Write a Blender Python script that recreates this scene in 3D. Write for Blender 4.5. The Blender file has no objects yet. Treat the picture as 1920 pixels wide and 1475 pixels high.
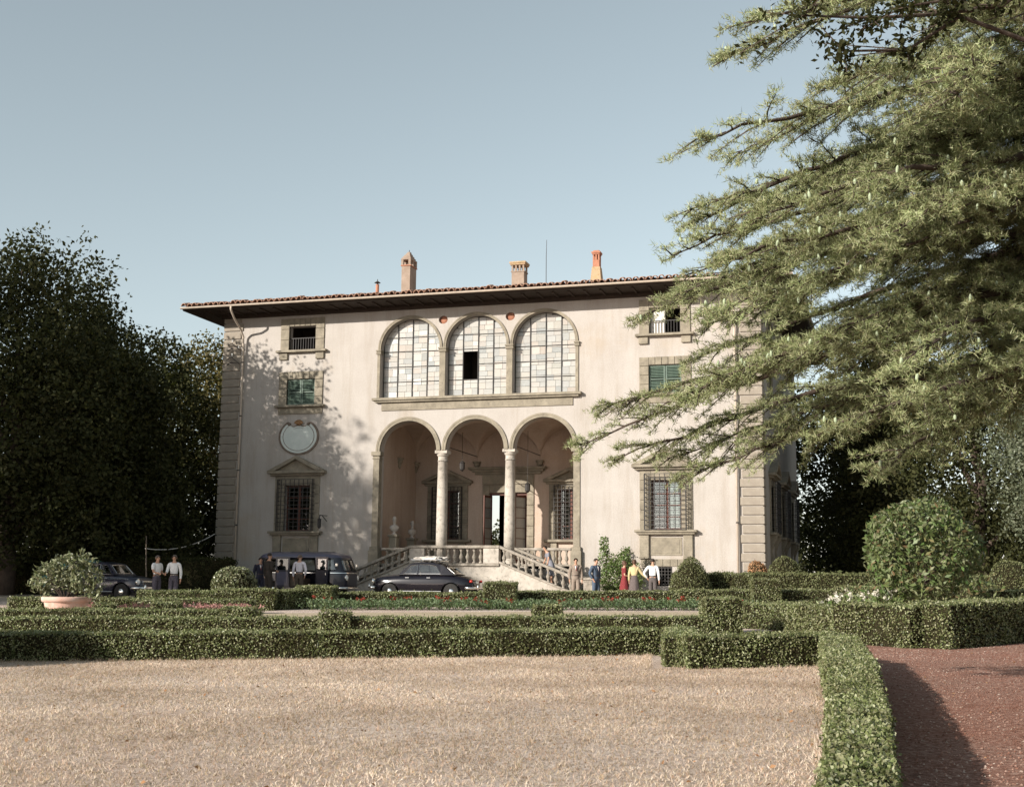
import bpy, bmesh, math, random
import numpy as np
from mathutils import Vector, Matrix
from mathutils.geometry import delaunay_2d_cdt

# ---------------------------------------------------------------- scene, camera, light
scene = bpy.context.scene
COL = scene.collection
R = math.radians

cam_d = bpy.data.cameras.new('camera')
cam = bpy.data.objects.new('camera', cam_d)
COL.objects.link(cam)
scene.camera = cam
YAW, PITCH, ROLL, FPX = 0.2888, 0.1496, 0.0100, 2446.25
_r = Vector((math.cos(YAW), math.sin(YAW), 0)); _f = Vector((-math.sin(YAW), math.cos(YAW), 0)); _u = Vector((0, 0, 1))
_F = _f*math.cos(PITCH)+_u*math.sin(PITCH); _U = _u*math.cos(PITCH)-_f*math.sin(PITCH)
_r2 = _r*math.cos(ROLL)+_U*math.sin(ROLL); _U2 = _U*math.cos(ROLL)-_r*math.sin(ROLL)
m = Matrix((( _r2.x, _U2.x, -_F.x), (_r2.y, _U2.y, -_F.y), (_r2.z, _U2.z, -_F.z))).to_4x4()
m.translation = Vector((19.037, -58.0, 0.40))
cam.matrix_world = m
cam_d.sensor_fit = 'HORIZONTAL'; cam_d.sensor_width = 36.0
cam_d.lens = FPX/1920*36.0
cam_d.clip_start = 0.1; cam_d.clip_end = 2000
cam_d.dof.use_dof = False

SUN = Vector((-0.70, -1.0, 0.44)).normalized()          # direction towards the sun
world = bpy.data.worlds.new('World'); scene.world = world; world.use_nodes = True
wn = world.node_tree; wn.nodes.clear()
sky = wn.nodes.new('ShaderNodeTexSky'); sky.sky_type = 'NISHITA'; sky.sun_disc = False
sky.sun_elevation = math.asin(SUN.z); sky.sun_rotation = math.atan2(SUN.x, SUN.y)
sky.air_density = 1.0; sky.dust_density = 0.6; sky.ozone_density = 1.0
hs = wn.nodes.new('ShaderNodeHueSaturation'); hs.inputs['Saturation'].default_value = 0.46; hs.inputs['Hue'].default_value = 0.468
bg = wn.nodes.new('ShaderNodeBackground'); bg.inputs['Strength'].default_value = 0.104
wo = wn.nodes.new('ShaderNodeOutputWorld')
wn.links.new(sky.outputs[0], hs.inputs['Color']); wn.links.new(hs.outputs[0], bg.inputs[0]); wn.links.new(bg.outputs[0], wo.inputs[0])

sun_d = bpy.data.lights.new('sun', 'SUN'); sun_d.energy = 5.0; sun_d.angle = R(0.55); sun_d.color = (1.0, 0.935, 0.85)
sun = bpy.data.objects.new('sun', sun_d); COL.objects.link(sun)
sun.rotation_euler = SUN.to_track_quat('Z', 'Y').to_euler(); sun.location = (-40, -60, 40)

scene.render.engine = 'CYCLES'
vs = scene.view_settings
vs.view_transform = 'Standard'; vs.look = 'None'; vs.gamma = 1.0; vs.use_curve_mapping = False; vs.exposure = 0.65

rng = np.random.default_rng(7)
random.seed(7)

# ---------------------------------------------------------------- node materials
def new_mat(name):
    mt = bpy.data.materials.new(name); mt.use_nodes = True
    nt = mt.node_tree; nt.nodes.clear()
    out = nt.nodes.new('ShaderNodeOutputMaterial')
    return mt, nt, out

def N(nt, t, **kw):
    n = nt.nodes.new(t)
    for k, v in kw.items():
        if hasattr(n, k): setattr(n, k, v)
    return n

def ramp(nt, src, stops):
    r = nt.nodes.new('ShaderNodeValToRGB')
    while len(r.color_ramp.elements) < len(stops): r.color_ramp.elements.new(0.5)
    for e, (p, c) in zip(r.color_ramp.elements, stops):
        e.position = p; e.color = (*c, 1)
    nt.links.new(src, r.inputs[0])
    return r.outputs[0]

def noise(nt, scale, detail=4, rough=0.55, stretch=None, coord='Object'):
    tc = nt.nodes.new('ShaderNodeTexCoord')
    n = nt.nodes.new('ShaderNodeTexNoise')
    n.inputs['Scale'].default_value = scale; n.inputs['Detail'].default_value = detail; n.inputs['Roughness'].default_value = rough
    if stretch:
        mp = nt.nodes.new('ShaderNodeMapping'); mp.inputs['Scale'].default_value = stretch
        nt.links.new(tc.outputs[coord], mp.inputs[0]); nt.links.new(mp.outputs[0], n.inputs['Vector'])
    else:
        nt.links.new(tc.outputs[coord], n.inputs['Vector'])
    return n.outputs['Fac']

def mixc(nt, fac, a, b, mode='MIX'):
    mx = nt.nodes.new('ShaderNodeMix'); mx.data_type = 'RGBA'; mx.blend_type = mode
    def put(sock, v):
        if isinstance(v, (tuple, list)): sock.default_value = (*v[:3], 1)
        elif isinstance(v, (int, float)): sock.default_value = v
        else: nt.links.new(v, sock)
    put(mx.inputs[0], fac); put(mx.inputs[6], a); put(mx.inputs[7], b)
    return mx.outputs[2]

def surf(name, cols, scale=3.0, rough=0.85, bump=0.0, bscale=60.0, metallic=0.0, stretch=None, detail=5, spec=0.3, coat=0.0, speck=None):
    """principled surface whose colour wanders through a list of colours by noise; fine relief by bump"""
    mt, nt, out = new_mat(name)
    b = nt.nodes.new('ShaderNodeBsdfPrincipled')
    if len(cols) == 1: b.inputs['Base Color'].default_value = (*cols[0], 1)
    else:
        k = len(cols); st = [(0.30+0.40*i/(k-1), c) for i, c in enumerate(cols)]
        c = ramp(nt, noise(nt, scale, detail, 0.6, stretch), st)
        if speck:
            sc, amt, colr = speck
            f = ramp(nt, noise(nt, sc, 3, 0.7), [(0.52, (0, 0, 0)), (0.68, (amt, amt, amt))])
            c = mixc(nt, f, c, colr)
        nt.links.new(c, b.inputs['Base Color'])
    b.inputs['Roughness'].default_value = rough; b.inputs['Metallic'].default_value = metallic
    b.inputs['Specular IOR Level'].default_value = spec
    if coat: b.inputs['Coat Weight'].default_value = coat; b.inputs['Coat Roughness'].default_value = 0.04
    if bump:
        bp = nt.nodes.new('ShaderNodeBump'); bp.inputs['Strength'].default_value = bump; bp.inputs['Distance'].default_value = 0.02
        nt.links.new(noise(nt, bscale, 6, 0.65), bp.inputs['Height']); nt.links.new(bp.outputs[0], b.inputs['Normal'])
    nt.links.new(b.outputs[0], out.inputs[0])
    return mt

def leafmat(name, cols, transl=0.25, rough=0.45, spec=0.3, tone=1.6):
    """foliage: every leaf (mesh island) takes its own tint, light passes partly through"""
    mt, nt, out = new_mat(name)
    geo = nt.nodes.new('ShaderNodeNewGeometry')
    k = len(cols)
    c = ramp(nt, geo.outputs['Random Per Island'], [(i/(k-1), cc) for i, cc in enumerate(cols)])
    c = mixc(nt, 1.0, c, ramp(nt, noise(nt, tone, 4, 0.6), [(0.34, (0.62, 0.58, 0.52)), (0.66, (1.15, 1.15, 1.1))]), 'MULTIPLY')
    b = nt.nodes.new('ShaderNodeBsdfPrincipled'); b.inputs['Roughness'].default_value = rough; b.inputs['Specular IOR Level'].default_value = spec
    nt.links.new(c, b.inputs['Base Color'])
    tr = nt.nodes.new('ShaderNodeBsdfTranslucent'); nt.links.new(mixc(nt, 0.35, c, (0.25, 0.30, 0.04)), tr.inputs['Color'])
    mx = nt.nodes.new('ShaderNodeMixShader'); mx.inputs[0].default_value = transl
    nt.links.new(b.outputs[0], mx.inputs[1]); nt.links.new(tr.outputs[0], mx.inputs[2]); nt.links.new(mx.outputs[0], out.inputs[0])
    return mt

def glassmat(name, tint=(0.8, 0.85, 0.85), refl=0.12, rough=0.03):
    mt, nt, out = new_mat(name)
    lw = nt.nodes.new('ShaderNodeFresnel'); lw.inputs[0].default_value = 1.5
    ad = nt.nodes.new('ShaderNodeMath'); ad.operation = 'ADD'; ad.inputs[1].default_value = refl; ad.use_clamp = True
    nt.links.new(lw.outputs[0], ad.inputs[0])
    t = nt.nodes.new('ShaderNodeBsdfTransparent'); t.inputs[0].default_value = (*tint, 1)
    gl = nt.nodes.new('ShaderNodeBsdfGlossy'); gl.inputs['Roughness'].default_value = rough
    mx = nt.nodes.new('ShaderNodeMixShader')
    nt.links.new(ad.outputs[0], mx.inputs[0]); nt.links.new(t.outputs[0], mx.inputs[1]); nt.links.new(gl.outputs[0], mx.inputs[2]); nt.links.new(mx.outputs[0], out.inputs[0])
    return mt

def paneglass(name, cols):
    """old milky leaded glass: each pane its own pale tint, slightly glossy"""
    mt, nt, out = new_mat(name)
    geo = nt.nodes.new('ShaderNodeObjectInfo')
    k = len(cols)
    c = ramp(nt, geo.outputs['Random'], [(i/(k-1), cc) for i, cc in enumerate(cols)])
    f = noise(nt, 9, 3, 0.5)
    c = mixc(nt, ramp(nt, f, [(0.35, (0, 0, 0)), (0.75, (0.35, 0.35, 0.35))]), c, (0.42, 0.44, 0.42))
    b = nt.nodes.new('ShaderNodeBsdfPrincipled'); b.inputs['Roughness'].default_value = 0.22; b.inputs['Specular IOR Level'].default_value = 0.5
    nt.links.new(c, b.inputs['Base Color']); nt.links.new(b.outputs[0], out.inputs[0])
    return mt

M = {}
def stucco(name, a, bcol, stain):
    mt, nt, out = new_mat(name)
    b = nt.nodes.new('ShaderNodeBsdfPrincipled'); b.inputs['Roughness'].default_value = 0.92; b.inputs['Specular IOR Level'].default_value = 0.15
    c = ramp(nt, noise(nt, 0.55, 6, 0.62), [(0.32, a), (0.68, bcol)])
    st = ramp(nt, noise(nt, 1.6, 5, 0.7, (1.0, 1.0, 0.12)), [(0.48, (0, 0, 0)), (0.76, (0.55, 0.55, 0.55))])
    c = mixc(nt, st, c, stain)
    st2 = ramp(nt, noise(nt, 5.5, 4, 0.65, (1.0, 1.0, 0.05)), [(0.52, (0, 0, 0)), (0.74, (0.34, 0.34, 0.34))])
    msk = ramp(nt, noise(nt, 0.45, 3, 0.5), [(0.42, (0, 0, 0)), (0.62, (1, 1, 1))])
    st2 = mixc(nt, 1.0, st2, msk, 'MULTIPLY')
    c = mixc(nt, st2, c, tuple(x*.75 for x in stain))
    bl = ramp(nt, noise(nt, 0.22, 5, 0.7), [(0.55, (0, 0, 0)), (0.72, (0.45, 0.45, 0.45))])
    c = mixc(nt, bl, c, (stain[0]*1.25, stain[1]*1.12, stain[2]*0.9))
    fine = ramp(nt, noise(nt, 22, 4, 0.7), [(0.35, (0.84, 0.84, 0.84)), (0.7, (1.05, 1.05, 1.05))])
    c = mixc(nt, 1.0, c, fine, 'MULTIPLY')
    bp = nt.nodes.new('ShaderNodeBump'); bp.inputs['Strength'].default_value = 0.35; bp.inputs['Distance'].default_value = 0.02
    nt.links.new(noise(nt, 14, 8, 0.7), bp.inputs['Height'])
    nt.links.new(c, b.inputs['Base Color']); nt.links.new(bp.outputs[0], b.inputs['Normal']); nt.links.new(b.outputs[0], out.inputs[0])
    return mt
M['stucco'] = stucco('stucco', (0.385, 0.350, 0.315), (0.44, 0.405, 0.370), (0.29, 0.245, 0.195))
M['loggia'] = stucco('loggia_plaster', (0.45, 0.352, 0.285), (0.51, 0.412, 0.34), (0.35, 0.26, 0.20))
M['stone'] = surf('grey_sandstone', [(0.17, 0.148, 0.112), (0.235, 0.205, 0.155), (0.30, 0.262, 0.20)], 2.2, 0.9, 0.35, 35, speck=(9, 0.5, (0.14, 0.12, 0.10)))
M['quoin'] = surf('pale_quoin_stone', [(0.215, 0.182, 0.148), (0.275, 0.24, 0.195), (0.33, 0.29, 0.24)], 2.0, 0.92, 0.5, 28, speck=(14, 0.55, (0.25, 0.21, 0.16)))
M['palestone'] = surf('pale_stair_stone', [(0.32, 0.285, 0.24), (0.43, 0.385, 0.33), (0.49, 0.445, 0.385)], 1.6, 0.9, 0.4, 30, speck=(6, 0.7, (0.20, 0.18, 0.15)))
M['rail'] = surf('weathered_rail_stone', [(0.18, 0.157, 0.125), (0.29, 0.255, 0.21), (0.38, 0.335, 0.285)], 3.5, 0.92, 0.5, 40, speck=(11, 0.7, (0.13, 0.12, 0.10)))
M['wood_dark'] = surf('dark_eave_wood', [(0.026, 0.017, 0.012), (0.045, 0.030, 0.021)], 5, 0.8, 0.3, 40, stretch=(1, 8, 1))
M['wood_red'] = surf('red_brown_joinery', [(0.085, 0.030, 0.020), (0.13, 0.045, 0.028)], 6, 0.5, 0.1, 40)
M['tile'] = surf('terracotta_tile', [(0.20, 0.11, 0.075), (0.33, 0.19, 0.13), (0.44, 0.30, 0.22)], 1.1, 0.9, 0.3, 40, speck=(7, 0.7, (0.17, 0.15, 0.11)))
M['brick'] = surf('chimney_brick', [(0.30, 0.13, 0.08), (0.40, 0.19, 0.12)], 6, 0.9, 0.4, 50)
M['lichen'] = surf('lichen_plaster', [(0.26, 0.20, 0.09), (0.40, 0.28, 0.18), (0.30, 0.24, 0.11)], 6, 0.95, 0.4, 40)
M['chimney'] = surf('chimney_plaster', [(0.22, 0.165, 0.125), (0.32, 0.25, 0.20)], 3, 0.95, 0.4, 30, speck=(8, 0.6, (0.26, 0.20, 0.15)))
M['gutter'] = surf('painted_gutter', [(0.42, 0.35, 0.28), (0.52, 0.44, 0.36)], 4, 0.6)
M['iron'] = surf('wrought_iron', [(0.028, 0.026, 0.026), (0.05, 0.045, 0.04)], 20, 0.6, 0.1, 80)
M['shutter'] = surf('green_shutter_paint', [(0.070, 0.105, 0.082), (0.105, 0.145, 0.112)], 6, 0.55)
M['glass'] = glassmat('window_glass')
M['carglass'] = glassmat('car_glass', (0.55, 0.6, 0.6), 0.10)
M['pane'] = paneglass('leaded_glass', [(0.31, 0.30, 0.275), (0.36, 0.34, 0.30), (0.27, 0.275, 0.262), (0.37, 0.34, 0.30), (0.33, 0.28, 0.235), (0.33, 0.32, 0.30), (0.22, 0.232, 0.228), (0.36, 0.33, 0.285), (0.30, 0.29, 0.255), (0.34, 0.325, 0.30)])
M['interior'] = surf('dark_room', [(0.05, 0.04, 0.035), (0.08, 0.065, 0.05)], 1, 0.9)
M['curtain'] = surf('white_curtain', [(0.60, 0.57, 0.52), (0.72, 0.69, 0.64)], 6, 0.9, stretch=(8, 8, 1))
M['dialwhite'] = surf('dial_plaster', [(0.50, 0.55, 0.52), (0.60, 0.64, 0.60)], 3, 0.9, speck=(12, 0.4, (0.40, 0.42, 0.40)))
M['dialdark'] = surf('dial_rim', [(0.12, 0.09, 0.07), (0.20, 0.16, 0.13)], 8, 0.9)
M['dialgold'] = surf('dial_ornament', [(0.22, 0.12, 0.06), (0.30, 0.18, 0.09)], 9, 0.8)
M['terraround'] = surf('red_roundel', [(0.24, 0.10, 0.06), (0.34, 0.16, 0.10)], 6, 0.9)
M['marble'] = surf('old_marble', [(0.36, 0.32, 0.28), (0.50, 0.46, 0.41)], 6, 0.6, 0.2, 30)
M['terracotta'] = surf('garden_terracotta', [(0.42, 0.24, 0.18), (0.52, 0.33, 0.26), (0.56, 0.40, 0.33)], 3, 0.9, 0.2, 40, speck=(5, 0.5, (0.55, 0.46, 0.40)))
M['soil'] = surf('dark_soil', [(0.06, 0.04, 0.03), (0.10, 0.07, 0.05)], 8, 1.0, 0.5, 40)
M['paint_black'] = surf('black_car_paint', [(0.006, 0.005, 0.008)], rough=0.18, coat=0.35, spec=0.3)
M['paint_bus'] = surf('dark_blue_van_paint', [(0.012, 0.012, 0.022), (0.017, 0.017, 0.028)], 3, 0.30, coat=0.3, spec=0.4)
M['paint_busroof'] = surf('grey_blue_van_roof', [(0.060, 0.058, 0.090), (0.080, 0.078, 0.112)], 3, 0.35, coat=0.4)
M['paint_blue'] = surf('dark_blue_car_paint', [(0.012, 0.012, 0.024)], rough=0.3, coat=0.4, spec=0.4)
M['paint_green'] = surf('green_car_paint', [(0.05, 0.16, 0.13)], rough=0.25, coat=1.0, spec=0.5)
M['chrome'] = surf('chrome', [(0.82, 0.80, 0.76)], rough=0.12, metallic=1.0)
M['rubber'] = surf('tyre_rubber', [(0.018, 0.017, 0.016), (0.03, 0.028, 0.026)], 12, 0.85)
M['lampglass'] = surf('lamp_glass', [(0.75, 0.74, 0.70)], rough=0.12, spec=0.6)
M['redlamp'] = surf('tail_lamp', [(0.40, 0.03, 0.02)], rough=0.15, spec=0.6)
M['canvas'] = surf('roof_rack_bundle', [(0.42, 0.38, 0.34), (0.62, 0.58, 0.52)], 9, 0.85, 0.6, 25)
M['seat'] = surf('car_seat', [(0.22, 0.15, 0.11), (0.30, 0.22, 0.16)], 8, 0.8)
M['skin'] = surf('skin', [(0.42, 0.24, 0.16), (0.48, 0.28, 0.19)], 8, 0.6)
M['hair_dark'] = surf('dark_hair', [(0.018, 0.012, 0.009), (0.035, 0.022, 0.015)], 40, 0.55)
M['hair_brown'] = surf('brown_hair', [(0.06, 0.03, 0.018), (0.09, 0.045, 0.025)], 40, 0.55)
M['hair_grey'] = surf('grey_hair', [(0.10, 0.075, 0.06), (0.15, 0.12, 0.10)], 40, 0.6)
M['shoe'] = surf('dark_leather', [(0.03, 0.02, 0.015), (0.05, 0.03, 0.02)], 20, 0.45)
def cloth(key, c, var=0.8):
    M[key] = surf(key, [tuple(x*var for x in c), c], 14, 0.95, 0.25, 60, spec=0.1)
cloth('shirt_white', (0.74, 0.73, 0.72), 0.88); cloth('shirt_lilac', (0.66, 0.62, 0.66), 0.88); cloth('shirt_yellow', (0.52, 0.42, 0.23), 0.88)
cloth('suit_tan', (0.26, 0.21, 0.17)); cloth('suit_blue', (0.08, 0.105, 0.145)); cloth('trouser_brown', (0.09, 0.07, 0.055)); cloth('trouser_grey', (0.11, 0.095, 0.09))
cloth('trouser_slate', (0.10, 0.09, 0.11)); cloth('dark_coat', (0.05, 0.042, 0.036)); cloth('dress_grey', (0.23, 0.23, 0.26)); cloth('dress_red', (0.20, 0.04, 0.042)); cloth('skirt_brown', (0.13, 0.105, 0.10)); cloth('dark_navy', (0.03, 0.03, 0.045)); cloth('tie', (0.20, 0.06, 0.06))
M['bark'] = surf('grey_bark', [(0.10, 0.075, 0.055), (0.17, 0.13, 0.10), (0.24, 0.19, 0.15)], 6, 0.95, 0.8, 20, stretch=(3, 3, 0.6))
M['bark_dark'] = surf('dark_bark', [(0.045, 0.033, 0.025), (0.09, 0.065, 0.05)], 6, 0.95, 0.8, 20, stretch=(3, 3, 0.6))
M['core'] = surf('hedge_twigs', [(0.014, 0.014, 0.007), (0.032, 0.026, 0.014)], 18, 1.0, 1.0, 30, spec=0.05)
M['box'] = leafmat('box_leaf', [(0.060, 0.080, 0.030), (0.130, 0.160, 0.058), (0.20, 0.225, 0.098), (0.36, 0.37, 0.235), (0.145, 0.14, 0.065)], 0.22, 0.45, 0.35)
M['box2'] = leafmat('clipped_hedge_leaf', [(0.095, 0.11, 0.045), (0.145, 0.158, 0.070), (0.21, 0.215, 0.115)], 0.22, 0.5)
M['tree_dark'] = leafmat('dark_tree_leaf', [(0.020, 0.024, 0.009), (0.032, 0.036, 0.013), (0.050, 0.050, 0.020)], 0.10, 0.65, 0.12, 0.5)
M['tree_olive'] = leafmat('olive_tree_leaf', [(0.055, 0.050, 0.018), (0.09, 0.078, 0.028), (0.14, 0.115, 0.045)], 0.15, 0.6, 0.12, 0.5)
M['tree_grey'] = leafmat('grey_green_leaf', [(0.085, 0.105, 0.070), (0.12, 0.14, 0.09), (0.15, 0.165, 0.115)], 0.2, 0.5)
M['cedar'] = leafmat('cedar_needle', [(0.115, 0.150, 0.062), (0.22, 0.265, 0.115), (0.33, 0.375, 0.20), (0.28, 0.265, 0.145), (0.42, 0.45, 0.29)], 0.22, 0.5, 0.25, 0.9)
M['cone'] = surf('young_cedar_cone', [(0.25, 0.30, 0.18), (0.38, 0.43, 0.30)], 30, 0.7, 0.3, 80)
M['magnolia'] = leafmat('magnolia_leaf', [(0.045, 0.085, 0.022), (0.085, 0.135, 0.040), (0.13, 0.17, 0.075), (0.15, 0.175, 0.085), (0.06, 0.09, 0.03), (0.20, 0.21, 0.13), (0.09, 0.12, 0.04), (0.13, 0.15, 0.06), (0.15, 0.095, 0.055)], 0.12, 0.45, 0.25)
M['citrus'] = leafmat('citrus_leaf', [(0.075, 0.095, 0.040), (0.13, 0.15, 0.075), (0.22, 0.235, 0.14), (0.27, 0.27, 0.18)], 0.15, 0.35, 0.45)
M['wallbush'] = leafmat('wall_bush_leaf', [(0.085, 0.14, 0.045), (0.13, 0.19, 0.06), (0.22, 0.26, 0.13)], 0.25, 0.4)
M['dahlia'] = leafmat('bed_plant_leaf', [(0.06, 0.11, 0.045), (0.10, 0.155, 0.075), (0.17, 0.22, 0.13), (0.12, 0.165, 0.10)], 0.2, 0.5)
M['redpetal'] = leafmat('red_petal', [(0.20, 0.025, 0.018), (0.29, 0.04, 0.028)], 0.2, 0.6)
M['pinkpetal'] = leafmat('pink_petal', [(0.42, 0.20, 0.20), (0.52, 0.30, 0.28), (0.36, 0.16, 0.18)], 0.2, 0.6)
M['whitepetal'] = leafmat('white_petal', [(0.68, 0.66, 0.58), (0.78, 0.76, 0.70)], 0.25, 0.6)
M['dryleaf'] = leafmat('dry_brown_leaf', [(0.24, 0.12, 0.06), (0.36, 0.20, 0.11), (0.42, 0.27, 0.16)], 0.15, 0.7, 0.1)
M['straw'] = leafmat('dry_grass_blade', [(0.32, 0.225, 0.175), (0.66, 0.54, 0.455), (0.78, 0.685, 0.60), (0.42, 0.345, 0.22), (0.48, 0.31, 0.24), (0.74, 0.625, 0.54)], 0.25, 0.8, 0.1, 0.45)

def ground_mat(name, cols, big, patch, patchcol, grain, bump=0.6):
    mt, nt, out = new_mat(name)
    b = nt.nodes.new('ShaderNodeBsdfPrincipled'); b.inputs['Roughness'].default_value = 0.97; b.inputs['Specular IOR Level'].default_value = 0.08
    k = len(cols)
    c = ramp(nt, noise(nt, grain, 8, 0.75), [(0.30+0.4*i/(k-1), cc) for i, cc in enumerate(cols)])
    f = ramp(nt, noise(nt, big, 6, 0.65), [(0.42, (0, 0, 0)), (0.66, (patch, patch, patch))])
    c = mixc(nt, f, c, patchcol)
    bp = nt.nodes.new('ShaderNodeBump'); bp.inputs['Strength'].default_value = bump; bp.inputs['Distance'].default_value = 0.03
    nt.links.new(noise(nt, grain*2.2, 8, 0.8), bp.inputs['Height'])
    nt.links.new(c, b.inputs['Base Color']); nt.links.new(bp.outputs[0], b.inputs['Normal']); nt.links.new(b.outputs[0], out.inputs[0])
    return mt
M['lawn'] = ground_mat('parched_lawn', [(0.13, 0.090, 0.068), (0.62, 0.505, 0.43), (0.80, 0.70, 0.615)], 0.22, 0.55, (0.46, 0.325, 0.24), 17.0, 1.0)
M['gravel'] = ground_mat('reddish_gravel', [(0.10, 0.048, 0.036), (0.30, 0.165, 0.122), (0.56, 0.40, 0.33)], 0.55, 0.45, (0.32, 0.135, 0.09), 15.0, 1.0)
M['forecourt'] = ground_mat('forecourt_gravel', [(0.30, 0.25, 0.20), (0.42, 0.35, 0.28), (0.52, 0.44, 0.36)], 0.5, 0.3, (0.34, 0.27, 0.21), 30.0, 0.8)
M['sand'] = ground_mat('sandy_path', [(0.36, 0.28, 0.19), (0.48, 0.39, 0.28), (0.56, 0.47, 0.35)], 0.6, 0.35, (0.33, 0.30, 0.16), 14.0, 0.7)
M['pebble'] = leafmat('gravel_stone', [(0.20, 0.09, 0.065), (0.34, 0.18, 0.135), (0.46, 0.30, 0.25), (0.24, 0.11, 0.08), (0.60, 0.48, 0.42)], 0.0, 0.9, 0.1, 0.7)

# ---------------------------------------------------------------- mesh helpers
def g(y):                                   # the garden falls gently from the forecourt towards the camera
    return -0.0274*min(max(-8.0-y, 0.0), 70.0)

def link(o, parent=None):
    COL.objects.link(o)
    if parent is not None: o.parent = parent
    return o

def thing(name, label, cat, loc=(0, 0, 0), rz=0.0, group=None, kind=None):
    o = bpy.data.objects.new(name, None); o.empty_display_size = 0.3
    o.location = loc; o.rotation_euler = (0, 0, rz); link(o)
    return tag(o, label, cat, group, kind)

def tag(o, label=None, cat=None, group=None, kind=None):
    if label: o['label'] = label
    if cat: o['category'] = cat
    if group: o['group'] = group
    if kind: o['kind'] = kind
    return o

class MB:
    def __init__(s): s.v = []; s.f = []
    def add(s, vs, fs):
        k = len(s.v); s.v += [tuple(p) for p in vs]; s.f += [tuple(i+k for i in f) for f in fs]; return s
    def box(s, a, b):
        x0, y0, z0 = a; x1, y1, z1 = b
        return s.add([(x0,y0,z0),(x1,y0,z0),(x1,y1,z0),(x0,y1,z0),(x0,y0,z1),(x1,y0,z1),(x1,y1,z1),(x0,y1,z1)],
                     [(0,3,2,1),(4,5,6,7),(0,1,5,4),(1,2,6,5),(2,3,7,6),(3,0,4,7)])
    def prism_y(s, poly, y0, y1):            # polygon in (x,z), counter-clockwise seen from -y, extruded along y
        n = len(poly)
        vs = [(x, y0, z) for x, z in poly]+[(x, y1, z) for x, z in poly]
        fs = [tuple(range(n)), tuple(range(2*n-1, n-1, -1))]+[(i, i+n, (i+1) % n+n, (i+1) % n) for i in range(n)]
        return s.add(vs, fs)
    def prism_x(s, poly, x0, x1):            # polygon in (y,z)
        n = len(poly)
        vs = [(x0, y, z) for y, z in poly]+[(x1, y, z) for y, z in poly]
        fs = [tuple(range(n)), tuple(range(2*n-1, n-1, -1))]+[(i, i+n, (i+1) % n+n, (i+1) % n) for i in range(n)]
        return s.add(vs, fs)
    def lathe(s, prof, n=16, c=(0, 0, 0), sx=1, sy=1):
        k = len(prof); vs = []; fs = []
        for r, z in prof:
            for i in range(n):
                a = 2*math.pi*i/n; vs.append((c[0]+r*sx*math.cos(a), c[1]+r*sy*math.sin(a), c[2]+z))
        for j in range(k-1):
            for i in range(n):
                fs.append((j*n+i, j*n+(i+1) % n, (j+1)*n+(i+1) % n, (j+1)*n+i))
        fs.append(tuple(range(n-1, -1, -1))); fs.append(tuple((k-1)*n+i for i in range(n)))
        return s.add(vs, fs)
    def tube(s, pts, rad, n=8):
        pts = [Vector(p) for p in pts]; k = len(pts)
        if not isinstance(rad, (list, tuple)): rad = [rad]*k
        vs = []; fs = []; up = None
        for j, p in enumerate(pts):
            d = (pts[min(j+1, k-1)]-pts[max(j-1, 0)]).normalized()
            if up is None: up = d.orthogonal().normalized()
            else:
                up = (up-d*up.dot(d))
                up = up.normalized() if up.length > 1e-6 else d.orthogonal().normalized()
            w = d.cross(up)
            for i in range(n):
                a = 2*math.pi*i/n; vs.append(p+(up*math.cos(a)+w*math.sin(a))*rad[j])
        for j in range(k-1):
            for i in range(n):
                fs.append((j*n+i, j*n+(i+1) % n, (j+1)*n+(i+1) % n, (j+1)*n+i))
        fs.append(tuple(range(n-1, -1, -1))); fs.append(tuple((k-1)*n+i for i in range(n)))
        return s.add(vs, fs)
    def grid(s, rows, close=False):           # rows of points -> quad sheet
        n = len(rows[0]); k = len(rows); vs = [p for r in rows for p in r]; fs = []
        for j in range(k-1):
            for i in range(n if close else n-1):
                fs.append((j*n+i, j*n+(i+1) % n, (j+1)*n+(i+1) % n, (j+1)*n+i))
        return s.add(vs, fs)
    def mesh(s, name, smooth=False, fix=True):
        me = bpy.data.meshes.new(name); me.from_pydata(s.v, [], s.f)
        if fix:
            bm = bmesh.new(); bm.from_mesh(me); bmesh.ops.recalc_face_normals(bm, faces=bm.faces); bm.to_mesh(me); bm.free()
        if smooth: me.shade_smooth()
        me.update(); return me
    def build(s, name, mat, parent=None, smooth=False, bevel=0.0, loc=None, rot=None, fix=True, seg=1, auto=False):
        me = s.mesh(name, smooth or auto, fix); me.materials.append(M[mat])
        o = bpy.data.objects.new(name, me); link(o, parent)
        if loc: o.location = loc
        if rot: o.rotation_euler = rot
        if auto:
            bm = bmesh.new(); bm.from_mesh(me)
            for e in bm.edges:
                if len(e.link_faces) == 2 and e.calc_face_angle(0) > 0.7: e.smooth = False
            bm.to_mesh(me); bm.free()
        if bevel:
            b = o.modifiers.new('bevel', 'BEVEL'); b.width = bevel; b.segments = seg; b.limit_method = 'ANGLE'; b.angle_limit = 0.7
        return o

def inst(name, me, parent, loc=(0, 0, 0), rot=(0, 0, 0), sc=(1, 1, 1), mat=None):
    o = bpy.data.objects.new(name, me); link(o, parent); o.location = loc; o.rotation_euler = rot; o.scale = sc
    return o

def copy_tree(o, parent=None):
    c = o.copy(); COL.objects.link(c); c.parent = parent
    for ch in list(o.children): copy_tree(ch, c)
    return c

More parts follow.
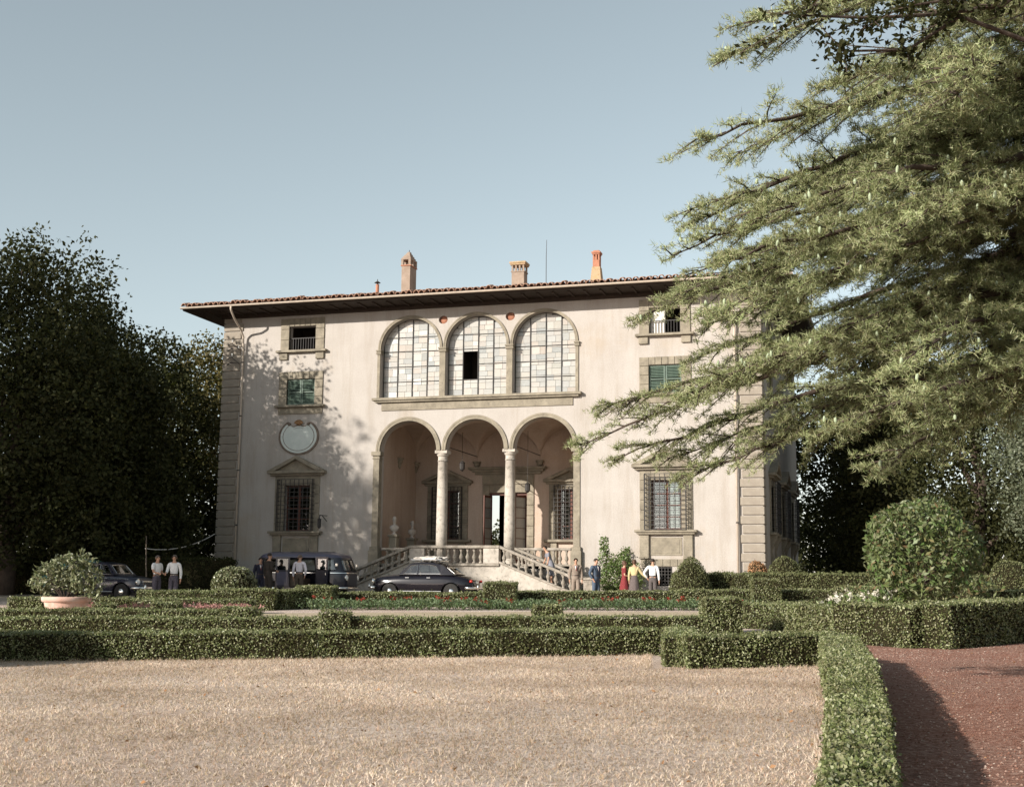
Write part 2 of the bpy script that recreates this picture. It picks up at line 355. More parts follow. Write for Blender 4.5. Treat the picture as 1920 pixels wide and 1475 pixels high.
def raw_mesh(name, V, F, mat, parent=None, smooth=False, nper=None):
    """big meshes straight from numpy arrays: V (n,3), F (m,k)"""
    me = bpy.data.meshes.new(name)
    n, (mm, k) = len(V), F.shape
    me.vertices.add(n); me.vertices.foreach_set('co', np.ascontiguousarray(V, np.float32).ravel())
    me.loops.add(mm*k); me.loops.foreach_set('vertex_index', np.ascontiguousarray(F, np.int32).ravel())
    me.polygons.add(mm); me.polygons.foreach_set('loop_start', np.arange(0, mm*k, k, dtype=np.int32))
    if smooth: me.shade_smooth()
    me.update(calc_edges=True); me.materials.append(M[mat] if isinstance(mat, str) else mat)
    o = bpy.data.objects.new(name, me); link(o, parent)
    return o

def unit(v): return v/np.maximum(np.linalg.norm(v, axis=1, keepdims=True), 1e-9)

def leaf_quads(P, L, W, nrm=None, tilt=0.8, droop=0.0, r=rng, bend=0.0):
    """kite-shaped leaves at points P; nrm biases the leaf normal; returns V,F"""
    n = len(P)
    a = unit(r.normal(size=(n, 3)))
    if nrm is not None: a = unit(nrm*(1-tilt)+a*tilt)
    d = unit(np.cross(a, unit(r.normal(size=(n, 3)))))
    if droop: d = unit(d-np.array([0, 0, droop]))
    b = unit(np.cross(a, d)); a = np.cross(d, b)
    L = np.broadcast_to(np.asarray(L, float), (n,))[:, None]*r.uniform(0.65, 1.3, (n, 1)); Wd = L*W
    V = np.stack([P-d*L*0.5, P+b*Wd*0.5+a*L*bend, P+d*L*0.5, P-b*Wd*0.5+a*L*bend], 1).reshape(-1, 3)
    F = np.arange(n*4).reshape(n, 4)
    return V, F

def poly_tris(outer, holes):
    """triangulate polygon with holes (lists of 2-D points) -> points, tris"""
    pts = []; edges = []
    for loop in [outer]+holes:
        k = len(pts); n = len(loop); pts += [Vector(p) for p in loop]; edges += [(k+i, k+(i+1) % n) for i in range(n)]
    ov, oe, of, *_ = delaunay_2d_cdt(pts, edges, [], 0, 1e-5)
    def inside(p, poly):
        c = False; n = len(poly)
        for i in range(n):
            x0, y0 = poly[i]; x1, y1 = poly[(i+1) % n]
            if (y0 > p[1]) != (y1 > p[1]) and p[0] < (x1-x0)*(p[1]-y0)/(y1-y0)+x0: c = not c
        return c
    tr = []
    for f in of:
        c = ((ov[f[0]].x+ov[f[1]].x+ov[f[2]].x)/3, (ov[f[0]].y+ov[f[1]].y+ov[f[2]].y)/3)
        if inside(c, outer) and not any(inside(c, h) for h in holes): tr.append(tuple(f))
    return [(p.x, p.y) for p in ov], tr

def clip_convex(poly, clip):                 # Sutherland-Hodgman; clip is counter-clockwise convex
    out = list(poly); n = len(clip)
    for i in range(n):
        ax, ay = clip[i]; bx, by = clip[(i+1) % n]; inp = out; out = []
        side = lambda p: (bx-ax)*(p[1]-ay)-(by-ay)*(p[0]-ax)
        for j in range(len(inp)):
            p, q = inp[j], inp[(j+1) % len(inp)]; sp, sq = side(p), side(q)
            if sp >= 0: out.append(p)
            if (sp >= 0) != (sq >= 0):
                t = sp/(sp-sq); out.append((p[0]+(q[0]-p[0])*t, p[1]+(q[1]-p[1])*t))
        if not out: return []
    return out

# ================================================================ SETTING
def sheet(name, poly, mat, lift, label=None):
    """flat piece of ground following the slope g(y); the polygon is cut along the slope break at y=-8"""
    mb = MB()
    big = 1e4
    for lo, hi in ((-big, -78.0), (-78.0, -8.0), (-8.0, big)):
        cl = clip_convex(poly, [(-big, lo), (big, lo), (big, hi), (-big, hi)])
        if len(cl) < 3: continue
        pts, tr = poly_tris(cl, [])
        mb.add([(x, y, g(y)+lift) for x, y in pts], tr)
    o = mb.build(name, mat)
    me = o.data
    bm = bmesh.new(); bm.from_mesh(me)
    for f in bm.faces:
        if f.normal.z < 0: f.normal_flip()
    bm.to_mesh(me); bm.free()
    tag(o, kind='structure')
    return o
sheet('ground', [(-700, -160), (700, -160), (700, 900), (-700, 900)], 'lawn', 0.0)
sheet('gravel_path', [(18.35, -62), (18.6, -50.3), (18.5, -44), (17.9, -35.6), (15.2, -28.6), (16.2, -25.2), (18.4, -27.5), (21.4, -27), (26.5, -17.5), (40, -20), (40, -62)], 'gravel', 0.004)
sheet('forecourt', [(-40, -12.6), (-3.0, -16.4), (6, -13.4), (18, -10.2), (40, -10), (40, 60), (-40, 60)], 'forecourt', 0.004)
sheet('garden_path', [(-2.0, -26.6), (3.0, -26.4), (8.8, -22.0), (16.0, -17.0), (15.2, -15.4), (7.0, -18.0), (0.2, -21.6), (-2.5, -23.0)], 'sand', 0.004)

# ================================================================ VILLA
villa = thing('villa', 'cream plastered three storey villa with arched loggia and grey stone trim', 'villa')
E_, B_ = 13.33, 3.344
def arc(cx, cz, r, a0, a1, n):
    return [(cx+r*math.cos(a0+(a1-a0)*i/n), cz+r*math.sin(a0+(a1-a0)*i/n)) for i in range(n+1)]
def rect(x0, x1, z0, z1): return [(x0, z0), (x1, z0), (x1, z1), (x0, z1)]
GW, MW, UW = 0.68, 0.75, 0.72
USP, UR, LSP, LR = 11.86, 1.52, 6.92, 1.45
FLOOR = 1.5
def ua_loop(c, inset=0.0):
    r = UR-inset
    return [(c-r, 9.50+inset), (c+r, 9.50+inset)]+arc(c, USP, r, 0, math.pi, 24)
lower = [(-4.79, FLOOR), (4.79, FLOOR)]
for c in (B_, 0, -B_):
    r = LR if True else LR
    lower += arc(c, LSP, LR, 0, math.pi, 24)
holes = [lower]+[ua_loop(c) for c in (-B_, 0, B_)]
oculi = [[(u*1.005+.23*math.cos(2*math.pi*i/20), 13.22+.20*math.sin(2*math.pi*i/20)) for i in range(20)] for u in (-B_/2, B_/2)]
holes += oculi
for s in (-1, 1):
    c = 9.05*s
    holes += [rect(c-GW, c+GW, 3.15, 5.35), rect(c-MW, c+MW, 9.32, 10.60), rect(c-UW, c+UW, 12.05, 13.25), rect(c-0.30-0.55, c-0.30+0.55, 0.66, 1.50)]
mb = MB()
pts, tr = poly_tris(rect(-E_, E_, -0.2, 14.0), holes)
mb.add([(x, 0, z) for x, z in pts], tr)
for h in holes:
    dep = 0.55 if h is lower else (0.45 if len(h) > 24 else 0.38)
    n = len(h); mb.add([(x, 0, z) for x, z in h]+[(x, dep, z) for x, z in h], [(i, (i+1) % n, (i+1) % n+n, i+n) for i in range(n)])
# right side wall with window holes, left side, rear with an opening
side_h = [rect(c-0.65, c+0.65, z0, z1) for c in (4.2, 10.0, 15.8) for z0, z1 in ((3.15, 5.35), (9.32, 10.6), (12.05, 13.25))]
pts, tr = poly_tris(rect(0, 20, -0.2, 14.0), side_h)
mb.add([(E_, y, z) for y, z in pts], tr)
for h in side_h:
    mb.add([(E_, y, z) for y, z in h]+[(E_-0.35, y, z) for y, z in h], [(i, (i+1) % 4, (i+1) % 4+4, i+4) for i in range(4)])
mb.add([(-E_, 0, -.2), (-E_, 20, -.2), (-E_, 20, 14), (-E_, 0, 14)], [(0, 1, 2, 3)])
REAR = rect(-6.6, -4.85, 1.5, 6.3)
pts, tr = poly_tris(rect(-E_, E_, -0.2, 14.0), [REAR])
mb.add([(x, 20, z) for x, z in pts], tr)
wall = mb.build('wall', 'stucco', villa)

# loggia: floor, back wall, side walls, vault
HW = 1.5*B_
mb = MB(); mb.box((-HW, 0.0, FLOOR-0.12), (HW, 5.6, FLOOR-0.001)); mb.build('loggia_floor', 'stone', villa)
lw = [rect(-1.0, 1.0, FLOOR, 5.30), rect(-3.25-.62, -3.25+.62, 2.95, 5.45), rect(3.25-.62, 3.25+.62, 2.95, 5.45)]
pts, tr = poly_tris(rect(-HW, HW, FLOOR, 8.75), lw)
mb = MB(); mb.add([(x, 5.6, z) for x, z in pts], tr)
for h in lw: mb.add([(x, 5.6, z) for x, z in h]+[(x, 5.95, z) for x, z in h], [(i, (i+1) % 4, (i+1) % 4+4, i+4) for i in range(4)])
for s in (-1, 1): mb.add([(s*HW, .55, FLOOR), (s*HW, 5.6, FLOOR), (s*HW, 5.6, 8.75), (s*HW, .55, 8.75)], [(0, 1, 2, 3)])
mb.add([(-HW, .55, FLOOR), (-4.79, .55, FLOOR), (-4.79, .55, LSP), (-HW, .55, LSP)], [(0, 1, 2, 3)]); mb.add([(HW, .55, FLOOR), (4.79, .55, FLOOR), (4.79, .55, LSP), (HW, .55, LSP)], [(0, 1, 2, 3)])
mb.build('loggia_wall', 'loggia', villa)
rows = []
for j in range(41):
    y = 0.55+5.05*j/40; row = []
    for i in range(97):
        x = -HW+2*HW*i/96; dx = (x+HW) % B_-B_/2
        if i == 96: dx = -B_/2
        h2 = math.sqrt(max(0, (B_/2)**2-dx*dx)); yy = (y-3.075)/2.525; h1 = 1.68*math.sqrt(max(0, 1-yy*yy))
        row.append((x, y, LSP+max(h1, h2)))
    rows.append(row)
MB().grid(rows).build('vault', 'loggia', villa, smooth=False)
for x in (-HW+0.02, -B_/2, B_/2, HW-0.02):                       # corbels under the vault springings
    yy = 5.5
    mb = MB(); mb.lathe([(0.02, -0.55), (0.07, -0.45), (0.09, -0.30), (0.16, -0.22), (0.17, -0.12), (0.22, -0.06), (0.22, 0.0)], 10, (x, yy, LSP)); mb.build('vault_corbel', 'stone', villa, smooth=False)
for x in (-HW+0.06, HW-0.06):
    mb = MB(); mb.lathe([(0.02, -0.55), (0.07, -0.45), (0.09, -0.30), (0.16, -0.22), (0.17, -0.12), (0.22, -0.06), (0.22, 0.0)], 10, (x, 3.075, LSP)); mb.build('vault_corbel', 'stone', villa)
for x in (-B_/2, B_/2):                                          # iron tie rods across the vault
    MB().tube([(x, 0.6, LSP+0.25), (x, 5.6, LSP+0.25)], 0.022, 6).build('tie_rod', 'iron', villa)
# inner hall behind the loggia, open to the garden at the far end
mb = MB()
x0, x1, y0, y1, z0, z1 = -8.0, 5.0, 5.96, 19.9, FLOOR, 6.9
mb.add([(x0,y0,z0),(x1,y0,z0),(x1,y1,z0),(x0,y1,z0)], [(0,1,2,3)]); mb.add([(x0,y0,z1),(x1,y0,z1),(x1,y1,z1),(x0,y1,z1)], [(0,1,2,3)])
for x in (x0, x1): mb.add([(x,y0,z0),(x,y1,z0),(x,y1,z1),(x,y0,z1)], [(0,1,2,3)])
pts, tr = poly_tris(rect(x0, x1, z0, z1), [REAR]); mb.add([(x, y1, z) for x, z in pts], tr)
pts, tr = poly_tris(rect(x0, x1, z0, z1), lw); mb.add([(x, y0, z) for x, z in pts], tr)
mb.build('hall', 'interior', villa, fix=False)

# --- archivolts, columns, responds
def ring(cx, cz, r0, r1, y0, y1, a0=0, a1=math.pi, n=32):
    mb = MB(); rows = []
    for i in range(n+1):
        a = a0+(a1-a0)*i/n; c, s = math.cos(a), math.sin(a)
        rm = r0+(r1-r0)*0.55
        rows.append([(cx+r*c, y, cz+r*s) for r, y in ((r0, y1), (r0, y0+0.015), (rm, y0+0.015), (rm, y0), (r1, y0), (r1, y1))])
    mb.grid(rows, close=True)
    k = 6; n1 = len(mb.v)
    mb.f.append(tuple(range(k))); mb.f.append(tuple(range(n1-1, n1-k-1, -1)))
    return mb
for c in (-B_, 0, B_):
    ring(c, LSP, LR-0.004, LR+0.19, -0.07, 0.1).build('archivolt', 'stone', villa)
    ring(c, USP, UR-0.004, UR+0.13, -0.06, 0.1).build('archivolt', 'stone', villa)
col_prof = [(0.34, 0), (0.34, .12), (0.32, .13), (0.33, .20), (0.28, .26), (0.29, .30), (0.262, .34), (0.262, 1.8), (0.25, 3.4), (0.225, 4.88), (0.25, 4.90), (0.25, 4.95), (0.225, 4.97), (0.225, 5.12), (0.27, 5.18), (0.30, 5.28)]
cm = MB().lathe(col_prof[6:12], 24).mesh('shaft', True); cm.materials.append(M['palestone'])
for s in (-1, 1):
    k = bpy.data.objects.new('column', None); link(k, villa); k.location = (s*B_/2, 0.28, FLOOR)
    inst('shaft', cm, k)
    mb = MB().lathe(col_prof[:7], 24); mb.build('base', 'palestone', k)
    mb = MB().lathe(col_prof[9:], 24); mb.box((-.30, -.30, 5.28), (.30, .30, 5.42)); mb.build('capital', 'palestone', k)
def respond(u, s):                                                # pilaster at the outer ends of the loggia
    p = bpy.data.objects.new('pilaster', None); link(p, villa); p.location = (u, 0, 0)
    MB().box((-.155, -.05, 2.38), (.155, .3, 6.55)).build('shaft', 'stone', p, bevel=.008)
    MB().box((-.19, -.08, 6.551), (.19, .3, 6.62)).box((-.165, -.055, 6.621), (.165, .3, 6.72)).box((-.24, -.13, 6.721), (.24, .3, 6.915)).build('capital', 'stone', p, bevel=.01)
    MB().box((-.21, -.14, 2.2), (.21, .3, 2.379)).box((-.25, -.20, FLOOR-.3), (.25, .3, 2.199)).box((-.30, -.26, 0), (.30, .25, FLOOR-.301)).build('pedestal', 'stone', p, bevel=.012)
respond(-4.94, -1); respond(4.94, 1)
for u in (-B_*1.5, -B_/2, B_/2, B_*1.5):                         # slim piers and imposts between the upper arches
    p = bpy.data.objects.new('pilaster', None); link(p, villa); p.location = (u, 0, 0)
    w = 0.148
    if abs(u) > 4: u0, u1 = (-0.148, 0.0) if u > 0 else (0.0, 0.148)
    else: u0, u1 = -w, w
    MB().box((u0, -.05, 9.49), (u1, .25, 11.66)).build('shaft', 'stone', p, bevel=.006)
    MB().box((u0-.05, -.10, 11.661), (u1+.05, .25, 11.74)).box((u0-.03, -.08, 11.741), (u1+.03, .25, 11.80)).box((u0-.06, -.13, 11.801), (u1+.06, .25, 11.859)).build('capital', 'stone', p)
MB().box((-5.18, -.27, 9.36), (5.18, .32, 9.488)).box((-5.05, -.19, 9.27), (5.05, .05, 9.359)).build('arcade_sill', 'stone', villa, bevel=.012)
MB().box((-4.75, -.05, 8.88), (4.75, .02, 9.269)).build('sill_apron', 'stone', villa, bevel=.008)
for u in (-B_/2, B_/2):                                          # small red roundels sunk between the upper arches
    rows = []
    for r, y in ((0.001, .10), (.12, .11), (.24, .16)):
        rows.append([(u*1.005+r*math.cos(a), y, 13.22+0.87*r*math.sin(a)) for a in [2*math.pi*i/24 for i in range(24)]])
    MB().grid(rows, close=True).build('roundel', 'terraround', villa, smooth=False)

# --- leaded windows of the upper arcade: every pane is its own piece
pane_no = 0
for wi, c in enumerate((-B_, 0, B_)):
    w = bpy.data.objects.new('arched_window', None); link(w, villa); w.location = (c, 0, 0)
    zone = [(x-c, z) for x, z in ua_loop(c, 0.03)]
    cols = [-UR+.03, -.76, 0.0, .76, UR-.03]
    for ci in range(4):
        xa, xb = cols[ci]+.018, cols[ci+1]-.018
        zz = 9.53
        while zz < 13.28:
            ph = random.choice((.25, .31, .37)); sp = xa+(xb-xa)*random.choice((.38, .5, .62))
            if wi == 1 and ci == 1 and zz < 10.32 < zz+ph: ph = 10.32-zz
            for x0_, x1_ in ((xa, sp), (sp, xb)):
                r_ = [(x0_+.005, zz+.006), (x1_-.005, zz+.006), (x1_-.005, zz+ph-.006), (x0_+.005, zz+ph-.006)]
                pg = clip_convex(r_, zone)
                if len(pg) < 3 or ph < .05 or (wi == 1 and ci == 1 and 10.32 < zz+ph/2 < 11.80): continue
                ar = 0.5*abs(sum(pg[i][0]*pg[(i+1) % len(pg)][1]-pg[(i+1) % len(pg)][0]*pg[i][1] for i in range(len(pg))))
                if ar > 0.006:
                    cx = sum(p[0] for p in pg)/len(pg); cz = sum(p[1] for p in pg)/len(pg)
                    MB().prism_y([(p[0]-cx, p[1]-cz) for p in pg], -.004, .004).build('pane', 'pane', w, loc=(cx, .375+random.uniform(-.003, .003), cz), rot=(random.gauss(0, .02), 0, random.gauss(0, .03)))
                    pane_no += 1
            zz += ph
    # iron glazing bars
    for i, xx in enumerate((-0.76, 0.0, 0.76)):
        top = USP+math.sqrt(UR*UR-xx*xx)-.02
        MB().box((xx-.015, .32, 9.5), (xx+.015, .365, top)).build('glazing_bar', 'iron', w)
    for zz in (10.32, 11.06, 11.80, 12.50):
        hw = UR-.02 if zz < USP else math.sqrt(UR*UR-(zz-USP)**2)-.02
        for q0, q1 in (((0.02, hw), (-hw, -.77)) if wi == 1 and abs(zz-11.06) < .01 else ((-hw, hw),)):
            MB().box((q0, .325, zz-.011), (q1, .36, zz+.011)).build('glazing_bar', 'iron', w)
    if wi == 1:                                                   # the open casement shows a dark room
        mb = MB(); mb.box((-1.0, .46, 10.0), (0.3, 2.5, 12.2)); mb.f = [f for f in mb.f if f != (0, 1, 5, 4)]
        mb.build('room', 'interior', w, fix=False)
    lead = ua_loop(0); hl = [rect(-.74, -.02, 10.33, 11.79)] if wi == 1 else []
    pts, tr = poly_tris(lead, hl); MB().add([(x, .40, z) for x, z in pts], tr).build('lead_backing', 'iron', w)

# --- stone dressed windows
def block_frame(par, cu, z0, z1, ho, ht, ztop, nj, nl, y=-0.055, mat='stone'):
    """jambs and lintel of single blocks with open joints"""
    gp = .008; cs = (ho, ht)
    for s in (-1, 1):
        hj = (ztop-z0)/nj
        for k in range(nj):
            a, b = sorted((s*ho, s*ht)); dp = y-random.uniform(0, .012)
            MB().box((cu+a, dp, z0+k*hj+gp), (cu+b, y+.175, z0+(k+1)*hj-gp)).build('frame_stone', mat, par, bevel=.012)
    wl = 2*ho/nl
    for k in range(nl):
        MB().box((cu-ho+k*wl+gp, y-random.uniform(0, .012), z1+.002), (cu-ho+(k+1)*wl-gp, y+.175, ztop-gp)).build('frame_stone', mat, par, bevel=.012)

def casement(par, cu, z0, z1, hw, y, mat='wood_red', rows=3, curtain=False, axis='y'):
    t = .05
    f = bpy.data.objects.new('casement', None); link(f, par)
    # built flat in local x,z at depth 0, then placed
    mb = MB().box((-hw, -.03, 0), (-hw+t, .03, z1-z0)).box((hw-t, -.03, 0), (hw, .03, z1-z0)).box((-hw+t, -.03, 0), (hw-t, .03, t)).box((-hw+t, -.03, z1-z0-t), (hw-t, .03, z1-z0)).box((-.05, -.035, t), (.05, .035, z1-z0-t))
    mb.build('sash', mat, f)
    h = (z1-z0-2*t)/rows
    for k in range(1, rows):
        for a_, b_ in ((-hw+t, -.05), (.05, hw-t)): MB().box((a_, -.02, t+k*h-.018), (b_, .02, t+k*h+.018)).build('glazing_bar', mat, f)
    for s in (-1, 1):
        a, b = sorted((s*.05, s*(hw-t)))
        for k in range(rows):
            MB().box((a, -.004, t+k*h), (b, .004, t+(k+1)*h)).build('pane', 'glass', f)
    if axis == 'y': f.location = (cu, y, z0)
    else: f.location = (y, cu, z0); f.rotation_euler = (0, 0, R(90))
    return f

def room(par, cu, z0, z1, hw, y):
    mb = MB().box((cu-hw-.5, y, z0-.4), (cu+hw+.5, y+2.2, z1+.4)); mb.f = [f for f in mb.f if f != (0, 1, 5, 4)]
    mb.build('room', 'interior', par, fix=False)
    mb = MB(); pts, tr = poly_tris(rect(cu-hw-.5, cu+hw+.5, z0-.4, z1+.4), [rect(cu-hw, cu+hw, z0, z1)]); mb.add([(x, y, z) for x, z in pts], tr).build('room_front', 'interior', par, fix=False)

barm = MB().box((-.5, -.5, 0), (.5, .5, 1)).mesh('bar'); barm.materials.append(M['iron'])
def bar(par, a, b, t=.02):
    t *= 1.4
    a, b = Vector(a), Vector(b); d = b-a
    o = inst('bar', barm, par, a, d.to_track_quat('Z', 'Y').to_euler(), (t, t, d.length)); return o

def pediment(par, cu, zc, ht, hw, y, mat='stone'):
    """entablature, raking cornice and tympanum above a window"""
    MB().box((cu-hw+.12, y+.14, zc-.10), (cu+hw-.12, y+.46, zc-.001)).box((cu-hw, y, zc), (cu+hw, y+.46, zc+.13)).build('cornice', mat, par, bevel=.012)
    th = .17
    for s in (-1, 1):
        pl = [(cu+s*hw, zc+.131), (cu+s*(hw-.42), zc+.131), (cu, zc+ht-th), (cu, zc+ht)]
        if s > 0: pl = pl[::-1]
        MB().prism_y(pl, y-.03, y+.42).build('raking_cornice', mat, par, bevel=.01)
    MB().prism_y([(cu-hw+.42, zc+.132), (cu+hw-.42, zc+.132), (cu, zc+ht-th-.002)], y+.22, y+.4).build('tympanum', mat, par)

def cage(par, cu, z0, z1, hw, depth, y=0.0, nv=9, nh=13):
    """projecting wrought iron window basket of single bars"""
    for i in range(nv):
        x = cu-hw+2*hw*i/(nv-1); bar(par, (x, y-depth, z0), (x, y-depth, z1))
    for k in range(nh):
        z = z0+(z1-z0)*k/(nh-1); bar(par, (cu-hw, y-depth-.012, z), (cu+hw, y-depth-.012, z), .018)
    for s in (-1, 1):
        for q in (0.35, 0.7): bar(par, (cu+s*hw, y-depth*q, z0), (cu+s*hw, y-depth*q, z1), .016)
        for k in range(0, nh, 1):
            z = z0+(z1-z0)*k/(nh-1); bar(par, (cu+s*hw, y-.0, z), (cu+s*hw, y-depth, z), .016)

for s in (-1, 1):
    c = 9.05*s
    # ground floor
    w = bpy.data.objects.new('ground_floor_window', None); link(w, villa)
    block_frame(w, c, 3.13, 5.36, GW, 1.19, 5.80, 6, 1)
    pediment(w, c, 5.92, 0.86, 1.52, -.34)
    MB().box((c-1.40, -.32, 3.02), (c+1.40, .34, 3.128)).box((c-1.30, -.24, 2.93), (c+1.30, .02, 3.019)).build('sill', 'stone', w, bevel=.012)
    for q in (-1, 1): MB().box((c+q*.98-.21, -.13, 1.92), (c+q*.98+.21, .02, 2.929)).box((c+q*.98-.24, -.15, 1.85), (c+q*.98+.24, .02, 1.919)).build('sill_bracket', 'stone', w, bevel=.015)
    MB().box((c-.70, -.03, 2.0), (c+.70, .02, 2.80)).box((c-.60, -.045, 2.10), (c+.60, -.028, 2.70)).build('apron_panel', 'stone', w, bevel=.012)
    for k in range(7): MB().box((c-1.15+k*.33+.006, -.045, 1.52), (c-1.15+(k+1)*.33-.006, .05, 1.84)).build('frame_stone', 'stone', w, bevel=.01)
    casement(w, c, 3.16, 5.34, GW-.01, .30, rows=4)
    room(w, c, 3.15, 5.35, GW, .40)
    cage(w, c, 3.14, 5.62, 0.93, .30, -.06)
    if s > 0:
        rows = [[(c+.10+.10*i+.10*(1-j/8)*(i/4)+.02*math.sin(i*2.2), .37+.02*math.sin(i*3), 3.25+2.0*j/8) for i in range(5)] for j in range(9)]
        MB().grid(rows).build('curtain', 'curtain', w)
    # basement grating
    cb = c-0.30
    bw = bpy.data.objects.new('basement_window', None); link(bw, villa)
    room(bw, cb, .66, 1.5, .55, .38)
    for i in range(8): bar(bw, (cb-.5+i/7, .06, .66), (cb-.5+i/7, .06, 1.5), .022)
    for k in range(6): bar(bw, (cb-.55, .045, .74+k*.14), (cb+.55, .045, .74+k*.14), .018)
    # shuttered window
    w = bpy.data.objects.new('shuttered_window', None); link(w, villa)
    block_frame(w, c, 9.30, 10.61, MW, 1.18, 10.98, 4, 5)
    MB().box((c-1.32, -.24, 9.19), (c+1.32, .3, 9.298)).build('sill', 'stone', w, bevel=.012)
    MB().box((c-1.18, -.06, 8.86), (c+1.18, .02, 9.189)).build('apron_panel', 'stone', w, bevel=.008)
    room(w, c, 9.32, 10.6, MW, .38)
    for q in (-1, 1):
        a, b = sorted((q*.012, q*(MW-.01)))
        sh = bpy.data.objects.new('shutter', None); link(sh, w); sh.location = (c, .06, 0)
        z0, z1 = 9.33, 10.59; t = .07
        MB().box((a, 0, z0), (a+t, .045, z1)).box((b-t, 0, z0), (b, .045, z1)).box((a+t, 0, z0), (b-t, .045, z0+t)).box((a+t, 0, z1-t), (b-t, .045, z1)).box((a+t, .002, 9.93), (b-t, .043, 9.99)).build('shutter_frame', 'shutter', sh)
        n = 16
        for k in range(n):
            z = z0+t+(z1-z0-2*t)*(k+.5)/n
            if 9.92 < z < 10.0: continue
            MB().box((a+t-.004, -.004, -.028), (b-t+.004, .004, .028)).build('slat', 'shutter', sh, loc=(0, .022, z), rot=(R(-38), 0, 0))
    # top floor window
    w = bpy.data.objects.new('top_floor_window', None); link(w, villa)
    block_frame(w, c, 12.04, 13.26, UW, 1.18, 13.66, 3, 5)
    MB().box((c-1.35, -.24, 11.93), (c+1.35, .34, 12.038)).build('sill', 'stone', w, bevel=.012)
    for q in (-1, 1): MB().box((c+q*.98-.22, -.11, 11.58), (c+q*.98+.22, .02, 11.929)).build('sill_bracket', 'stone', w, bevel=.02)
    room(w, c, 12.05, 13.25, UW, .38)
    for i in range(11): bar(w, (c-.68+i*.136, .10, 12.05), (c-.68+i*.136, .10, 12.66), .018)
    bar(w, (c-.71, .10, 12.67), (c+.71, .10, 12.67), .028)
    if s > 0: MB().box((c-.70, .22, 12.06), (c-.02, .25, 13.24)).build('shutter_leaf', 'curtain', w)

# windows on the shaded right side of the house
for yc in (4.2, 10.0, 15.8):
    for z0, z1, nm in ((3.15, 5.35, 'ground_floor_window'), (9.32, 10.6, 'shuttered_window'), (12.05, 13.25, 'top_floor_window')):
        w = bpy.data.objects.new(nm, None); link(w, villa); w.location = (E_, yc, 0); w.rotation_euler = (0, 0, R(90))
        MB().box((-1.15, -.06, z0), (-.65, .1, z1+.3)).build('frame_stone', 'stone', w, bevel=.012); MB().box((.65, -.06, z0), (1.15, .1, z1+.3)).build('frame_stone', 'stone', w, bevel=.012)
        MB().box((-.649, -.06, z1+.002), (.649, .1, z1+.3)).build('frame_stone', 'stone', w, bevel=.012)
        MB().box((-1.4, -.3, z0-.13), (1.4, .3, z0-.002)).build('sill', 'stone', w, bevel=.012)
        if z0 < 4:
            pediment(w, 0, z1+.4, .8, 1.5, -.34)
            for q in (-1, 1):                                      # scrolled brackets
                MB().prism_x([(.02, 1.5), (-.10, 1.55), (-.16, 1.9), (-.08, 2.3), (-.16, 2.6), (-.30, 2.85), (-.30, 3.018), (.02, 3.018)], q*.98-.16, q*.98+.16).build('sill_bracket', 'stone', w, bevel=.01)
            cage(w, 0, z0, z1+.15, .9, .28, -.06, 7, 9)
        casement(w, 0, z0+.01, z1-.01, .64, .28, rows=3)
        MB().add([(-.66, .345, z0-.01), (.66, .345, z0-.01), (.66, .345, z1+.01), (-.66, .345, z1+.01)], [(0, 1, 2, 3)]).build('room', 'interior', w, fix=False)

# --- loggia back wall: door case with hood, two pedimented windows
d = bpy.data.objects.new('entrance_door', None); link(d, villa)
block_frame(d, 0, FLOOR, 5.31, 1.0, 1.36, 5.72, 8, 1, y=5.6-.06)
for o in list(d.children): o.data.transform(Matrix.Identity(4))
MB().box((-1.36, 5.50, 5.73), (1.36, 5.6, 6.24)).build('frieze', 'stone', d, bevel=.01)
MB().box((-1.75, 5.42, 6.241), (1.75, 5.6, 6.36)).box((-1.90, 5.30, 6.361), (1.90, 5.6, 6.48)).box((-2.05, 5.16, 6.481), (2.05, 5.6, 6.60)).build('hood_cornice', 'stone', d, bevel=.015)
MB().box((-1.0, 5.72, FLOOR), (-.92, 5.82, 5.30)).box((.92, 5.72, FLOOR), (1.0, 5.82, 5.30)).box((-.919, 5.72, 5.18), (.919, 5.82, 5.30)).build('door_frame', 'wood_red', d)
def leaf_door(hx, ang, s):
    lf = bpy.data.objects.new('door_leaf', None); link(lf, d); lf.location = (hx, 5.77, FLOOR+.02); lf.rotation_euler = (0, 0, ang)
    W_, H_ = .88, 3.62
    MB().box((0, -.025, 0), (s*.09, .025, H_)).box((s*(W_-.09), -.025, 0), (s*W_, .025, H_)).box((s*.09, -.025, 0), (s*(W_-.09), .025, .42)).box((s*.09, -.025, H_-.1), (s*(W_-.09), .025, H_)).build('stile', 'wood_red', lf)
    for k in range(1, 6): MB().box((s*.09, -.018, .42+k*.517-.015), (s*(W_-.09), .018, .42+k*.517+.015)).build('glazing_bar', 'wood_red', lf)
    for k in range(6): MB().box((s*.09, -.004, .42+k*.517), (s*(W_-.09), .004, .42+(k+1)*.517)).build('pane', 'pane', lf)
leaf_door(.92, R(62), -1)
leaf_door(-.92, R(-100), 1)
